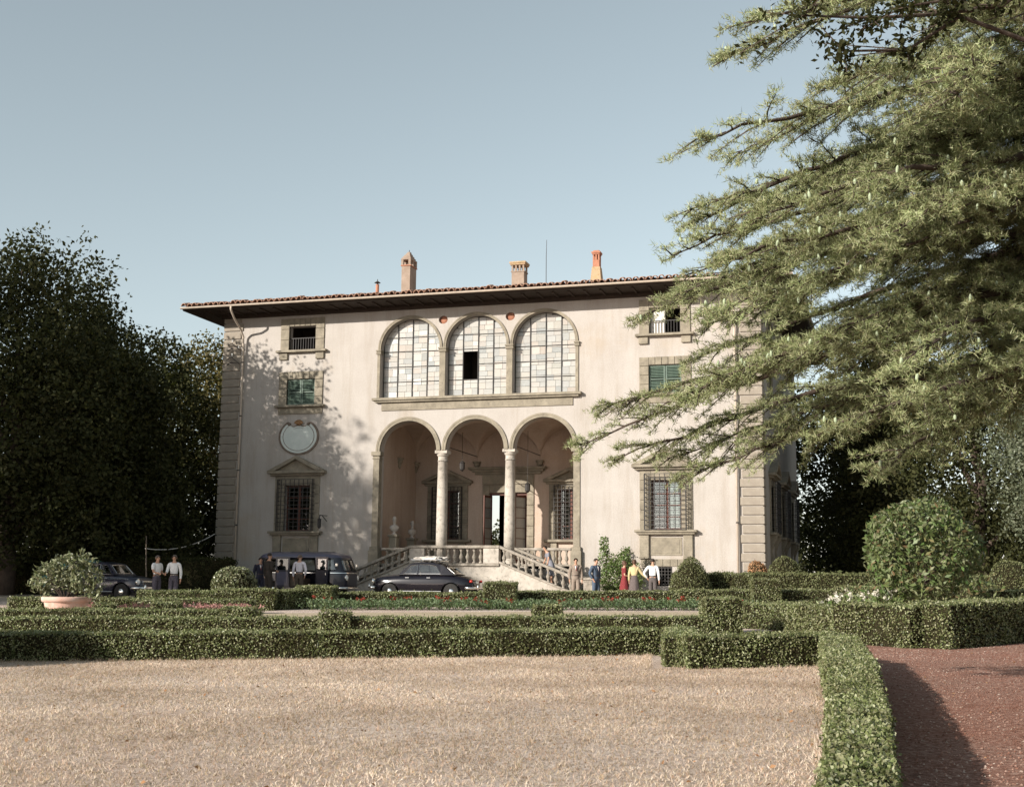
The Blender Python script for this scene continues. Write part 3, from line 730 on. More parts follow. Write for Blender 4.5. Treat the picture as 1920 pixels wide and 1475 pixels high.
for s in (-1, 1):
    c = 3.25*s
    w = bpy.data.objects.new('loggia_window', None); link(w, villa); w.location = (0, 5.6, 0)
    block_frame(w, c, 2.93, 5.46, .62, 1.10, 5.72, 7, 1, y=-.06)
    pediment(w, c, 5.80, .72, 1.36, -.30)
    MB().box((c-1.30, -.28, 2.80), (c+1.30, .3, 2.928)).build('sill', 'stone', w, bevel=.012)
    for q in (-1, 1): MB().box((c+q*.85-.18, -.12, FLOOR), (c+q*.85+.18, .0, 2.799)).build('sill_bracket', 'stone', w, bevel=.015)
    casement(w, c, 2.96, 5.44, .61, .26, rows=4)
    cage(w, c, 2.94, 5.62, .80, .16, -.06, 9, 14)
    MB().add([(c-.7, .33, 2.9), (c+.7, .33, 2.9), (c+.7, .33, 5.5), (c-.7, .33, 5.5)], [(0, 1, 2, 3)]).build('room', 'interior', w, fix=False)

# --- quoins: every block is a stone of its own
qm = []
for ln, wd in ((1.00, .94), (.90, .86)):
    b = MB().box((-ln, -.07, 0), (.07, wd, .365)); me = b.mesh('quoin_stone'); me.materials.append(M['quoin']); qm.append(me)
for s in (-1, 1):
    for k in range(34):
        z = .10+k*.4085
        o = bpy.data.objects.new('quoin_stone', qm[k % 2]); link(o, villa)
        o.location = (s*E_, 0, z); o.scale = (s, 1, 1)
        bv = o.modifiers.new('bevel', 'BEVEL'); bv.width = .022; bv.segments = 1
# --- roof, eaves, tiles
roof = bpy.data.objects.new('roof', None); link(roof, villa)
OV = 1.57; ez = 14.10; X0, X1, Y0, Y1 = -E_-OV, E_+OV, -OV, 20+OV
rise = (Y1-Y0)/2*math.tan(R(12)); rx = (Y1-Y0)/2
mb = MB().add([(X0, Y0, ez+.10), (X1, Y0, ez+.10), (X1, Y1, ez+.10), (X0, Y1, ez+.10), (X0+rx, (Y0+Y1)/2, ez+.10+rise), (X1-rx, (Y0+Y1)/2, ez+.10+rise)], [(0, 1, 5, 4), (1, 2, 5), (2, 3, 4, 5), (3, 0, 4)])
mb.build('roof_slope', 'tile', roof)
MB().box((X0, Y0, 14.001), (X1, Y1, 14.045)).build('soffit', 'wood_dark', roof)
MB().box((X0-.01, Y0-.02, 14.046), (X1+.01, Y0+.02, 14.20)).box((X1-.02, Y0+.021, 14.046), (X1+.02, Y1, 14.20)).box((X0-.02, Y0+.021, 14.046), (X0+.02, Y1, 14.20)).build('fascia', 'wood_dark', roof)
rm_ = MB().box((-.045, .22, -.07), (.045, 1.5, 0)).mesh('rafter'); rm_.materials.append(M['wood_dark'])
for k in range(40): inst('rafter', rm_, roof, (X0+.4+k*(X1-X0-.8)/39, Y0+.05, 13.999))
MB().box((X0+1.4, -.16, 13.80), (X1-1.4, -.001, 13.998)).build('wall_plate', 'wood_dark', roof)
# barrel tiles along the eave
n = 8; vs = []; fs = []
for j, (y, sc, dz) in enumerate(((0, 1.0, 0), (.48, .82, .10))):
    for rr in (.105, .085):
        for i in range(n+1):
            a = math.pi*i/n; vs.append((rr*sc*math.cos(a), y, dz+rr*sc*math.sin(a)))
q = n+1
for i in range(n):
    fs += [(i, i+1, 2*q+i+1, 2*q+i), (q+i+1, q+i, 3*q+i, 3*q+i+1), (i+1, i, q+i, q+i+1)]
tm = MB().add(vs, fs).mesh('roof_tile'); tm.materials.append(M['tile'])
k = 0; x = X0+.1
while x < X1:
    inst('roof_tile', tm, roof, (x+random.uniform(-.015, .015), Y0-.12+random.uniform(-.05, .05), ez+.105+random.uniform(-.015, .02)), (0, 0, random.uniform(-.08, .08)), (1.3, 1, random.uniform(1.15, 1.6)))
    x += .30
# the next courses of tiles up the slope, one joined covering
cov = MB(); x = X0+.1; i = 0
while x < X1:
    for j in range(1, 6):
        y = Y0-.10+j*.40; z = ez+.095+j*.40*math.tan(R(12))
        cov.add([(a+x+random.uniform(-.01, .01), b+y, c+z) for a, b, c in vs[:q]+vs[2*q:3*q]], [(t, t+1, q+t+1, q+t) for t in range(n)])
    x += .262
cov.build('tile_courses', 'tile', roof, fix=False)['kind'] = 'stuff'
# gutter and downpipes
def half_gutter(a, b, r=.085):
    mb = MB(); a = Vector(a); b = Vector(b); d = (b-a).normalized(); sd = Vector((0, 0, 1)).cross(d)
    rows = []
    for p in (a, b):
        row = []
        for rr in (r, r-.008):
            seq = range(9) if rr == r else range(8, -1, -1)
            for i in seq:
                an = math.pi+math.pi*i/8; row.append(p+sd*rr*math.cos(an)+Vector((0, 0, rr*math.sin(an))))
        rows.append(row)
    return mb.grid(rows, close=True)
half_gutter((X0-.05, Y0-.12, 14.14), (X1+.05, Y0-.12, 14.14)).build('gutter', 'gutter', villa)
half_gutter((X1+.12, Y0-.05, 14.14), (X1+.12, Y1, 14.14)).build('gutter', 'gutter', villa)
for s in (-1, 1):
    u = 12.22*s
    P = [(u-.05*s, Y0-.12, 14.08), (u-.05*s, Y0-.12, 13.92), (u-.03*s, -1.25, 13.55), (u, -.5, 13.15), (u, -.22, 12.85), (u, -.16, 12.4), (u, -.16, .35)]
    # smooth the bends
    Q = [Vector(p) for p in P]
    S = [Q[0]]
    for i in range(1, len(Q)-1):
        for t in (0.25, 0.5, 0.75):
            a = Q[i-1].lerp(Q[i], .7); b = Q[i].lerp(Q[i+1], .3); S.append(a.lerp(Q[i], t).lerp(Q[i].lerp(b, t), t))
    S.append(Q[-1])
    dp = MB().tube(S, .052, 10).build('downpipe', 'gutter', villa, smooth=True)
    for z in (11.5, 8.8, 6.1, 3.4): MB().lathe([(.055, 0), (.068, .01), (.068, .05), (.055, .06)], 10, (u, -.16, z)).build('pipe_clip', 'iron', dp)
    MB().tube([(u, -.16, .9), (u, -.16, 0.02)], .07, 10).build('pipe_shoe', 'iron', dp)
# chimneys, vent, aerial
def roofz(y): return ez+.10+(y-Y0)*math.tan(R(12))
yc = 4.0; zb = roofz(yc)-.3
c1 = bpy.data.objects.new('chimney', None); link(c1, roof); c1.location = (-5.05, yc, 0)
MB().box((-.24, -.45, zb), (.24, .45, 16.95)).build('stack', 'chimney', c1, bevel=.01)
MB().box((-.28, -.49, 16.951), (.28, .49, 17.0)).build('band', 'brick', c1)
for x, y in ((-.2, -.41), (.2, -.41), (-.2, 0), (.2, 0), (-.2, .41), (.2, .41)): MB().box((x-.06, y-.07, 17.0), (x+.06, y+.07, 17.28)).build('vent_pier', 'chimney', c1)
mb = MB()
for k, (w, dd) in enumerate(((.27, .48), (.22, .40), (.17, .32), (.12, .22), (.08, .12))): mb.box((-w, -dd, 17.281+k*.1), (w, dd, 17.376+k*.1))
mb.build('stepped_cap', 'chimney', c1, bevel=.012)
MB().tube([(0, 0, 17.75), (0, 0, 17.9)], .02, 6).build('finial', 'iron', c1)
c2 = bpy.data.objects.new('chimney', None); link(c2, roof); c2.location = (.95, yc, 0)
MB().box((-.33, -.30, zb), (.33, .30, 16.30)).build('stack', 'chimney', c2, bevel=.01)
MB().box((-.36, -.33, 16.301), (.36, .33, 16.36)).build('band', 'chimney', c2)
for i in range(4):
    for y in (-.27, .27): MB().box((-.33+i*.193, y-.05, 16.361), (-.25+i*.193, y+.05, 16.66)).build('vent_pier', 'chimney', c2)
MB().box((-.40, -.37, 16.661), (.40, .37, 16.74)).box((-.43, -.40, 16.741), (.43, .40, 16.84)).build('cap', 'lichen', c2, bevel=.015)
c3 = bpy.data.objects.new('chimney', None); link(c3, roof); c3.location = (4.97, yc, 0)
MB().add([(-.32, -.35, zb), (.32, -.35, zb), (.32, .35, zb), (-.32, .35, zb), (-.20, -.22, 16.35), (.20, -.22, 16.35), (.20, .22, 16.35), (-.20, .22, 16.35)], [(0, 1, 5, 4), (1, 2, 6, 5), (2, 3, 7, 6), (3, 0, 4, 7), (4, 5, 6, 7)]).build('base', 'lichen', c3)
MB().box((-.17, -.19, 16.351), (.17, .19, 16.70)).build('stack', 'brick', c3, bevel=.008)
for i in range(3):
    for y in (-.15, .15): MB().box((-.17+i*.135, y-.035, 16.701), (-.10+i*.135, y+.035, 16.98)).build('vent_pier', 'brick', c3)
MB().box((-.20, -.22, 16.981), (.20, .22, 17.04)).box((-.23, -.25, 17.041), (.23, .25, 17.13)).box((-.15, -.17, 17.131), (.15, .17, 17.20)).build('cap', 'brick', c3, bevel=.01)
v = bpy.data.objects.new('roof_vent', None); link(v, roof); v.location = (-6.8, yc, 0)
MB().lathe([(.09, zb), (.09, 16.15), (.10, 16.16)], 10).build('pipe', 'brick', v); MB().lathe([(.05, 16.161), (.05, 16.24), (.17, 16.25), (.02, 16.36), (.02, 16.45)], 10).build('cowl', 'iron', v)
MB().tube([(2.35, yc, zb), (2.35, yc, 17.1), (2.37, yc, 17.95)], [.022, .018, .012], 6).build('aerial', 'iron', roof)

# --- painted sundial shield on the left part of the wall
dial = bpy.data.objects.new('sundial', None); link(dial, villa); dial.location = (-9.07, 0, 7.72)
def shield(sc, dx=0):
    P = []
    for i in range(49):
        a = R(-232)+R(284)*i/48
        P.append((sc*1.08*math.cos(a), sc*(.90*math.sin(a)+.02)))
    x1, z1 = P[-1]; x0, z0 = P[0]
    top = [(x1-.10*sc, z1+.02*sc), (x1-.17*sc, z1-.06*sc), (x1-.26*sc, z1-.17*sc), (x1-.40*sc, z1-.19*sc), (.10*sc, z1-.13*sc), (-.10*sc, z1-.13*sc), (x0+.40*sc, z0-.19*sc), (x0+.26*sc, z0-.17*sc), (x0+.17*sc, z0-.06*sc), (x0+.10*sc, z0+.02*sc)]
    return P+top
def flat(mb, poly, y):
    pts, tr = poly_tris(poly, []); mb.add([(x, y, z) for x, z in pts], tr); n = len(poly)
    mb.add([(x, y, z) for x, z in poly]+[(x, 0.0, z) for x, z in poly], [(i, (i+1) % n, (i+1) % n+n, i+n) for i in range(n)]); return mb
flat(MB(), shield(1.0), -.05).build('rim', 'dialdark', dial)
flat(MB(), shield(.90), -.056).build('plate_edge', 'dialwhite', dial)
flat(MB(), shield(.785), -.062).build('line', 'dialdark', dial)
flat(MB(), shield(.755), -.066).build('plate', 'dialwhite', dial)
mb = MB()
for i in range(9):
    a = R(20+17.5*i); mb.tube([(0, -.06, .62), (.24*math.cos(a), -.10, .64+.20*math.sin(a))], [.06, .035], 6)
mb.lathe([(0.02, -.08), (.10, -.03), (.10, .05), (.02, .1)], 10, (0, -.08, .66)); mb.build('ornament', 'dialgold', dial)
for s in (-1, 1): MB().lathe([(.03, -.06), (.09, -.03), (.09, .04), (.03, .07)], 10, (s*.52, -.07, .64)).build('scroll', 'dialdark', dial)

# --- wall lantern, iron bracket on the corner
ln = bpy.data.objects.new('wall_lantern', None); link(ln, villa); ln.location = (-7.55, 0, 3.75)
MB().tube([(.10, 0, -.15), (-.02, -.30, .12), (-.10, -.42, .10), (-.10, -.42, -.02)], .02, 6).tube([(.12, 0, .12), (-.10, -.42, .12)], .016, 6).build('bracket', 'iron', ln)
MB().lathe([(.02, 0), (.12, -.06), (.10, -.08), (.09, -.42), (.05, -.46), (.02, -.50)], 6, (-.10, -.42, -.02)).build('cage', 'iron', ln)
MB().lathe([(.08, -.09), (.075, -.40)], 6, (-.10, -.42, -.02)).build('pane', 'lampglass', ln)
br = bpy.data.objects.new('wire_bracket', None); link(br, villa); br.location = (-E_, 0, 12.2)
for z in (-.05, -.75):
    MB().tube([(-.10, -.1, z), (-.50, -.25, z+.15), (-.50, -.25, z+.42), (-.25, -.2, z+.42), (-.10, -.1, z+.1)], .022, 6).tube([(.2, -.08, z), (.55, -.3, z+.08), (.9, -.1, z+.02), (.55, -.3, z+.35), (.2, -.08, z+.3)], .022, 6).build('bracket_arm', 'iron', br)
for x, z in ((-.50, .42), (-.5, -.3), (.55, .36), (.9, .04), (.55, -.35)): MB().lathe([(.02, 0), (.05, .02), (.03, .06), (.05, .10), (.02, .14)], 8, (x, -.25, z)).build('insulator', 'lampglass', br)

# ================================================================ ENTRANCE STAIR
stair = thing('entrance_stair', 'double stone stair with balustrade rising to the loggia', 'staircase', (0, 0, 0))
SY = -2.7; LX = 2.1; EX = 5.9; SL = FLOOR/(EX-LX)
mb = MB().box((-LX, SY, -.1), (LX, -.001, FLOOR-.06)); mb.build('landing', 'palestone', stair)
MB().box((-LX-.02, SY-.10, FLOOR-.059), (LX+.02, -.002, FLOOR+.06)).build('landing_cornice', 'rail', stair, bevel=.015)
for s in (-1, 1):
    for k in range(9):                                            # single steps
        x0 = LX+k*(EX-LX)/9; x1 = LX+(k+1)*(EX-LX)/9; z = FLOOR-(k+1)*FLOOR/9.5
        a, b = sorted((s*(x0+.002), s*x1))
        MB().box((a, SY+.24, -.05), (b, -.02, z)).build('step', 'rail', stair, bevel=.01)
    pl = [(s*LX, -.1), (s*(EX+.1), -.1), (s*(EX+.1), .16), (s*LX, FLOOR+.06)]
    if s < 0: pl = pl[::-1]
    MB().prism_y(pl, SY-.02, SY+.235).build('string_wall', 'palestone', stair)
    def slab(z0, th, y0, y1, name, mat='rail', xe=EX+.05, xs=LX):
        q = [(s*xs, FLOOR+z0-SL*(xs-LX)), (s*xe, FLOOR+z0-SL*(xe-LX)), (s*xe, FLOOR+z0+th-SL*(xe-LX)), (s*xs, FLOOR+z0+th-SL*(xs-LX))]
        if s < 0: q = q[::-1]
        MB().prism_y(q, y0, y1).build(name, mat, stair, bevel=.018)
    slab(.065, .10, SY-.10, SY+.28, 'coping')
    slab(.72, .13, SY-.08, SY+.26, 'handrail')
    slab(.0, .14, -.34, -.06, 'coping'); slab(.72, .13, -.36, -.05, 'handrail')
    MB().box((s*(EX+.25)-.22, SY-.14, -.05), (s*(EX+.25)+.22, SY+.32, .86)).box((s*(EX+.25)-.27, SY-.19, .861), (s*(EX+.25)+.27, SY+.37, .98)).build('newel', 'rail', stair, bevel=.02)
    MB().box((s*(EX+.25)-.20, -.42, -.05), (s*(EX+.25)+.20, -.02, .80)).build('newel', 'rail', stair, bevel=.02)
    MB().box((s*1.74-.36, SY-.09, FLOOR+.061), (s*1.74+.36, SY+.27, FLOOR+.715)).build('pedestal', 'palestone', stair, bevel=.015)
MB().box((-LX-.02, SY-.12, FLOOR+.72), (LX+.02, SY+.28, FLOOR+.85)).build('handrail', 'rail', stair, bevel=.02)
for s in (-1, 1): MB().box((s*B_-1.30, .14, FLOOR+.72), (s*B_+1.30, .42, FLOOR+.84)).box((s*B_-1.30, .16, FLOOR+.001), (s*B_+1.30, .40, FLOOR+.10)).build('handrail', 'rail', stair, bevel=.02)
bp = [(.085, 0), (.085, .06), (.05, .075), (.045, .11), (.075, .17), (.098, .24), (.095, .29), (.06, .36), (.042, .44), (.042, .48), (.06, .50), (.06, .515), (.042, .53), (.08, .56), (.085, .575), (.085, .63)]
bal = MB().lathe(bp, 12).mesh('baluster', True); bal.materials.append(M['rail'])
for k in range(9): inst('baluster', bal, stair, (-1.22+k*.305, SY+.08, FLOOR+.07), sc=(1, 1, 1.03))
for s in (-1, 1):
    for k in range(11):
        x = LX+.2+k*.335; z = FLOOR-SL*(x-LX)
        inst('baluster', bal, stair, (s*x, SY+.09, z+.13), sc=(1, 1, .96))
        if k > 1: inst('baluster', bal, stair, (s*x, -.2, z+.11), sc=(1, 1, .99))
    for k in range(8): inst('baluster', bal, stair, (s*B_-1.05+k*.3, .28, FLOOR+.09), sc=(1, 1, 1.01))

# busts on pedestals inside the loggia
def bust(label, u, y, h, turn):
    p = thing('pedestal', 'tall stone pedestal %s' % label[1], 'pedestal', (u, y, FLOOR), group='bust pedestals in the loggia')
    MB().box((-.24, -.24, 0), (.24, .24, .14)).build('plinth', 'stone', p, bevel=.015); MB().box((-.19, -.19, .141), (.19, .19, h-.12)).build('die', 'stone', p, bevel=.01); MB().box((-.25, -.25, h-.119), (.25, .25, h)).build('cap', 'stone', p, bevel=.02)
    b = thing('marble_bust', label[0], 'bust', (u, y, FLOOR+h), turn, group='marble busts in the loggia')
    MB().lathe([(.12, 0), (.13, .03), (.07, .07), (.07, .12), (.10, .15)], 14).build('socle', 'marble', b, smooth=True)
    rows = []
    for z, rx, ry, ox in ((.15, .12, .09, 0), (.22, .20, .12, 0), (.32, .245, .13, 0), (.40, .22, .12, .0), (.45, .12, .10, -.01), (.49, .065, .07, -.015), (.55, .06, .068, -.02), (.60, .075, .09, -.03), (.66, .085, .105, -.03), (.74, .09, .11, -.02), (.80, .075, .095, -.01), (.84, .04, .05, 0), (.85, .005, .005, 0)):
        rows.append([(rx*math.cos(a), oy+ry*math.sin(a), z) for oy in (ox,) for a in [2*math.pi*i/16 for i in range(16)]])
    MB().grid(rows, close=True).build('torso_and_head', 'marble', b, smooth=True)
    MB().add([(-.018, -.125, .655), (.018, -.125, .655), (0, -.165, .66), (0, -.13, .715)], [(0, 1, 2), (0, 2, 3), (1, 3, 2)]).build('nose', 'marble', b)
    MB().lathe([(.088, 0), (.098, .04), (.09, .1), (.06, .15), (.01, .17)], 14, (0, -.005, .70), 1, 1.15).build('hair', 'marble', b, smooth=True)
bust(('marble bust nearest the front arch, beside the left pilaster', 'of the bust nearest the left pilaster'), -4.35, 1.0, 1.50, R(35))
bust(('marble bust deeper in the loggia, beside the shaded back window', 'of the deeper bust near the back wall'), -4.35, 3.4, 1.42, R(60))
# hanging lanterns
for i, (u, y, zl, lab) in enumerate(((1.75, 3.0, 5.2, 'iron lantern hanging before the open glazed door'), (-1.62, 3.0, 6.3, 'small iron lantern hanging high in the middle arch'))):
    l = thing('hanging_lantern', lab, 'lantern', (u, y, zl), group='loggia lanterns')
    MB().tube([(0, 0, .42), (0, 0, LSP+1.2-zl)], .012, 6).build('rod', 'iron', l)
    MB().lathe([(.02, .42), (.05, .38), (.16, .30), (.14, .28), (.13, -.02), (.07, -.08), (.02, -.12)], 8).build('cage', 'iron', l)
    MB().lathe([(.135, .26), (.125, 0)], 8).build('pane', 'lampglass', l)

# ================================================================ VEHICLES
def patch(outer, holes, extra, fmap, name, mat, parent, smooth=True):
    pts = list(extra)
    def inside(p, poly):
        c = False; n = len(poly)
        for i in range(n):
            x0, y0 = poly[i]; x1, y1 = poly[(i+1) % n]
            if (y0 > p[1]) != (y1 > p[1]) and p[0] < (x1-x0)*(p[1]-y0)/(y1-y0)+x0: c = not c
        return c
    ex = [p for p in extra if inside(p, outer) and not any(inside(p, h) for h in holes)]
    P = []; Ed = []
    for loop in [outer]+holes:
        k = len(P); n = len(loop); P += [Vector(p) for p in loop]; Ed += [(k+i, k+(i+1) % n) for i in range(n)]
    P += [Vector(p) for p in ex]
    ov, oe, of, *_ = delaunay_2d_cdt(P, Ed, [], 0, 1e-6)
    tr = []
    for f in of:
        c = ((ov[f[0]].x+ov[f[1]].x+ov[f[2]].x)/3, (ov[f[0]].y+ov[f[1]].y+ov[f[2]].y)/3)
        if inside(c, outer) and not any(inside(c, h) for h in holes): tr.append(tuple(f))
    return MB().add([fmap(p.x, p.y) for p in ov], tr).build(name, mat, parent, smooth=smooth, fix=False)

def wheel(par, x, y, r, w=.15, side=1):
    k = bpy.data.objects.new('wheel', None); link(k, par); k.location = (x, y, r); k.rotation_euler = (R(90)*side, 0, 0)
    MB().lathe([(r*.60, -w/2), (r*.93, -w/2), (r, -w*.3), (r, w*.3), (r*.93, w/2), (r*.60, w/2)], 28).build('tyre', 'rubber', k, auto=True)
    MB().lathe([(r*.60, w*.30), (r*.62, w*.46), (r*.52, w*.44), (r*.46, w*.30), (r*.40, w*.34), (r*.32, w*.52), (r*.15, w*.62), (.002, w*.64)], 24).build('hubcap', 'chrome', k, smooth=True)
    MB().lathe([(r*.61, -w*.4), (r*.61, w*.30), (.002, w*.28)], 20).build('rim', 'rubber', k)
    return k

def sedan(name, label, loc, rz, paint, L=4.45, H=1.50, W=.83, rack=False):
    t = thing(name, label, 'car', loc, rz, 'parked vehicles')
    h = L/2; sx = L/4.45; sz = H/1.50
    tops = [(-2.225, .58), (-2.16, .74), (-2.0, .86), (-1.75, .93), (-1.4, .985), (-1.0, 1.01), (0, 1.0), (.8, 1.0), (1.2, .985), (1.6, .95), (1.95, .88), (2.12, .78), (2.225, .60)]
    def ip(tab, x):
        x /= sx
        for (x0, z0), (x1, z1) in zip(tab, tab[1:]):
            if x <= x1:
                q = (x-x0)/(x1-x0); return z0+(z1-z0)*max(0, q)
        return tab[-1][1]
    wh = (-1.33*sx, 1.33*sx); rw = .325
    nst = 61; xs = [-h+2*h*i/(nst-1) for i in range(nst)]
    rows = []
    cs = [(.90, 0.0), (.965, .14), (.995, .32), (1.0, .5), (.985, .68), (.95, .82), (.88, .92), (.76, .975), (.55, 1.0), (.28, 1.008), (0, 1.01)]
    for x in xs:
        w = W*(max(0, 1-abs(x/(h*1.012))**7))**.28*(1-.05*abs(x/h)**2)
        zt = ip(tops, x)*sz; zb = .27+.16*abs(x/h)**8
        arch = 0
        for xw in wh:
            if abs(x-xw) < .40: arch = max(arch, .30+math.sqrt(.16-(x-xw)**2)*.98)
        half = []
        for fw, fz in cs:
            z = zb+fz*(zt-zb)
            if fz < .7: z = max(z, min(arch, zb+.7*(zt-zb)))
            half.append((fw*w, z))
        rows.append([(x, y, z) for y, z in half]+[(x, -y, z) for y, z in half[-2::-1]])
    b = MB().grid(rows)
    k = len(rows[0]); nn = len(b.v)
    b.f.append(tuple(range(k))); b.f.append(tuple(range(nn-1, nn-k-1, -1)))
    body = b.build('body', paint, t, auto=True)
    MB().box((-h*.92, -W*.70, .20), (h*.92, W*.70, .45)).build('underbody', 'rubber', t)
    prof = [(-1.45, .99), (-1.02, 1.31), (-.80, 1.41), (-.50, 1.475), (-.1, 1.50), (.25, 1.48), (.50, 1.42), (.96, .995)]
    prof = [(x*sx, z*sz) for x, z in prof]
    zb_, zr = .99*sz, 1.50*sz
    hw = lambda z: (.735-.16*((z-zb_)/(zr-zb_))**1.3 if z > zb_ else .735)*W/.83
    w1 = [(x*sx, z*sz) for x, z in ((.16, 1.03), (.76, 1.03), (.45, 1.36), (.16, 1.40))]
    w2 = [(x*sx, z*sz) for x, z in ((-.86, 1.03), (.08, 1.03), (.08, 1.41), (-.36, 1.395), (-.64, 1.34))]
    cab = bpy.data.objects.new('cabin', None); link(cab, t)
    for s in (-1, 1):
        poly = prof[::-1] if True else prof
        patch(prof, [w1, w2], [], lambda x, z: (x, s*hw(z), z), 'side_frame', paint, cab, False)
        for w in (w1, w2):
            patch(w, [], [], lambda x, z: (x, s*(hw(z)-.006), z), 'side_window', 'carglass', cab, False)
            MB().tube([(x, s*(hw(z)+.004), z) for x, z in w+w[:1]], .008, 5).build('window_trim', 'chrome', cab)
    nP = len(prof); cut = {0: 'rear_window', nP-2: 'windscreen'}
    roofm = MB()
    for i in range(nP-1):
        (xa, za), (xb, zb2) = prof[i], prof[i+1]
        def fm(p, q_, xa=xa, za=za, xb=xb, zb2=zb2):
            z = za+(zb2-za)*p; bul = .05*(1-q_*q_)
            dx = (zb2-za); dz = -(xb-xa); ll = math.hypot(dx, dz)
            return (xa+(xb-xa)*p-bul*dx/ll*1.0, q_*hw(z), z-bul*dz/ll*0.6)
        ex = [(a/4, c/6) for a in range(1, 4) for c in range(-5, 6)]
        bd = [(0, c/6) for c in range(-6, 7)]+[(1, c/6) for c in range(6, -7, -1)]
        if i in cut:
            hole = [(.14, c) for c in (-.80, -.4, 0, .4, .80)]+[(.88, c) for c in (.78, .4, 0, -.4, -.78)]
            patch(bd, [hole], ex, fm, 'pillar', paint, cab, True)
            patch(hole, [], [], lambda p, q_: fm(p, q_), cut[i], 'carglass', cab, False)
            MB().tube([fm(p, q_) for p, q_ in hole+hole[:1]], .012, 6).build('window_trim', 'chrome', cab)
        else: patch(bd, [], ex, fm, 'roof_panel', paint, cab, True)
    for x0 in (-.75, .1): MB().box((x0*sx, -.55*W/.83, .45), ((x0+.5)*sx, .55*W/.83, .78)).box(((x0-.12)*sx, -.55*W/.83, .5), ((x0+.02)*sx, .55*W/.83, 1.12)).build('seat', 'seat', t, bevel=.05, seg=2)
    MB().tube([(.62*sx, .33+.19*math.cos(a), 1.02+.17*math.sin(a)) for a in [2*math.pi*i/16 for i in range(17)]], .012, 5).build('steering_wheel', 'rubber', t)
    for xw in wh:
        for s in (-1, 1): wheel(t, xw, s*(W-.12), rw, .16, -s)
    # chrome: bumpers, lamps, handles, sill strip
    for e in (-1, 1):
        bu = MB().tube([(e*(h-.28), -W-.01, .47), (e*(h-.02), -W+.07, .47), (e*(h+.09), -.5, .47), (e*(h+.12), 0, .47), (e*(h+.09), .5, .47), (e*(h-.02), W-.07, .47), (e*(h-.28), W+.01, .47)], .055, 10).build('bumper', 'chrome', t, smooth=True)
        for q in (-.42, .42): MB().lathe([(.02, -.09), (.04, -.06), (.04, .08), (.015, .14)], 8, (e*(h+.13), q, .47)).build('overrider', 'chrome', bu, smooth=True)
    for s in (-1, 1):
        MB().lathe([(.11, -.06), (.12, 0), (.125, .03), (.105, .035)], 18).build('headlight_rim', 'chrome', t, loc=(h-.13, s*.60*W/.83, .72*sz), rot=(0, R(90), 0), smooth=True)
        MB().lathe([(.105, .02), (.08, .05), (.002, .065)], 18).build('headlight', 'lampglass', t, loc=(h-.13, s*.60*W/.83, .72*sz), rot=(0, R(90), 0), smooth=True)
        MB().lathe([(.05, -.05), (.055, .03), (.04, .06), (.002, .07)], 12).build('tail_light', 'redlamp', t, loc=(-h+.09, s*.64*W/.83, .74*sz), rot=(0, R(-90), 0), smooth=True)
        MB().tube([(-.92*sx, s*(W+.002), .33), (.92*sx, s*(W+.002), .33)], .014, 6).build('sill_strip', 'chrome', t)
        if not rack: MB().tube([(-1.5*sx, s*(W-.05), .86*sz), (1.7*sx, s*(W-.035), .84*sz)], .008, 5).build('side_strip', 'chrome', t)
        for x in (-.30, .62): MB().tube([(x*sx, s*(W+.01), .87*sz), (x*sx-.16, s*(W+.015), .87*sz)], .012, 6).build('door_handle', 'chrome', t)
    MB().box((h-.10, -.36, .50), (h-.02, .36, .74)).build('grille', 'chrome', t, bevel=.03)
    MB().box((-h+.02, -.14, .66), (-h+.07, .14, .74)).build('number_plate', 'lampglass', t)
    if rack:
        rk = bpy.data.objects.new('roof_rack', None); link(rk, t)
        for x in (-.75, -.35, .05, .4): MB().tube([(x, -.56, 1.50), (x, -.5, 1.56), (x, .5, 1.56), (x, .56, 1.50)], .014, 6).build('rack_bar', 'chrome', rk)
        for y in (-.54, .54): MB().tube([(-.85, y, 1.60), (.5, y, 1.60)], .014, 6).build('rack_rail', 'chrome', rk)
        bn = thing('luggage_bundle', 'pale crumpled canvas bundle tied on the roof of the black sedan', 'luggage', loc, rz)
        for i, (x, y, l, w, hh) in enumerate(((-.48, -.2, .38, .30, .12), (.02, -.24, .30, .26, .11), (-.30, .22, .40, .28, .13), (.20, .2, .26, .26, .10))):
            rows = []
            rr = np.random.default_rng(20+i)
            for j in range(9):
                ph = math.pi*j/8; rows.append([(x+l*math.sin(ph)**.6*abs(math.cos(a))**.7*math.copysign(1, math.cos(a))*(1+.12*rr.normal()), y+w*math.sin(ph)**.6*abs(math.sin(a))**.7*math.copysign(1, math.sin(a))*(1+.12*rr.normal()), 1.645-hh*.75*math.cos(ph)+.012*rr.normal()) for a in [2*math.pi*q/18 for q in range(18)]])
            MB().grid(rows, close=True).build('bundle', 'canvas', bn, smooth=False)
        MB().tube([(-.9, -.3, 1.62), (-.45, -.2, 1.76), (0, -.24, 1.75), (.45, -.2, 1.63)], .009, 5).tube([(-.85, .25, 1.62), (-.3, .22, 1.77), (.2, .2, 1.75), (.5, .2, 1.62)], .009, 5).build('rope', 'rubber', bn)
    return t
sedan('black_sedan', 'black rounded sedan with canvas bundle on its roof, parked below the stair', (0.30, -7.0, g(-7.0)), R(180), 'paint_black', rack=True)
sedan('blue_sedan', 'small dark blue sedan facing right behind the potted citrus', (-10.9, -12.8, g(-12.8)), R(-4), 'paint_blue', 3.9, 1.46, .74)
sedan('green_sedan', 'green car mostly hidden in shade behind the potted citrus', (-13.4, -10.4, g(-10.4)), R(10), 'paint_green', 4.0, 1.55, .76)

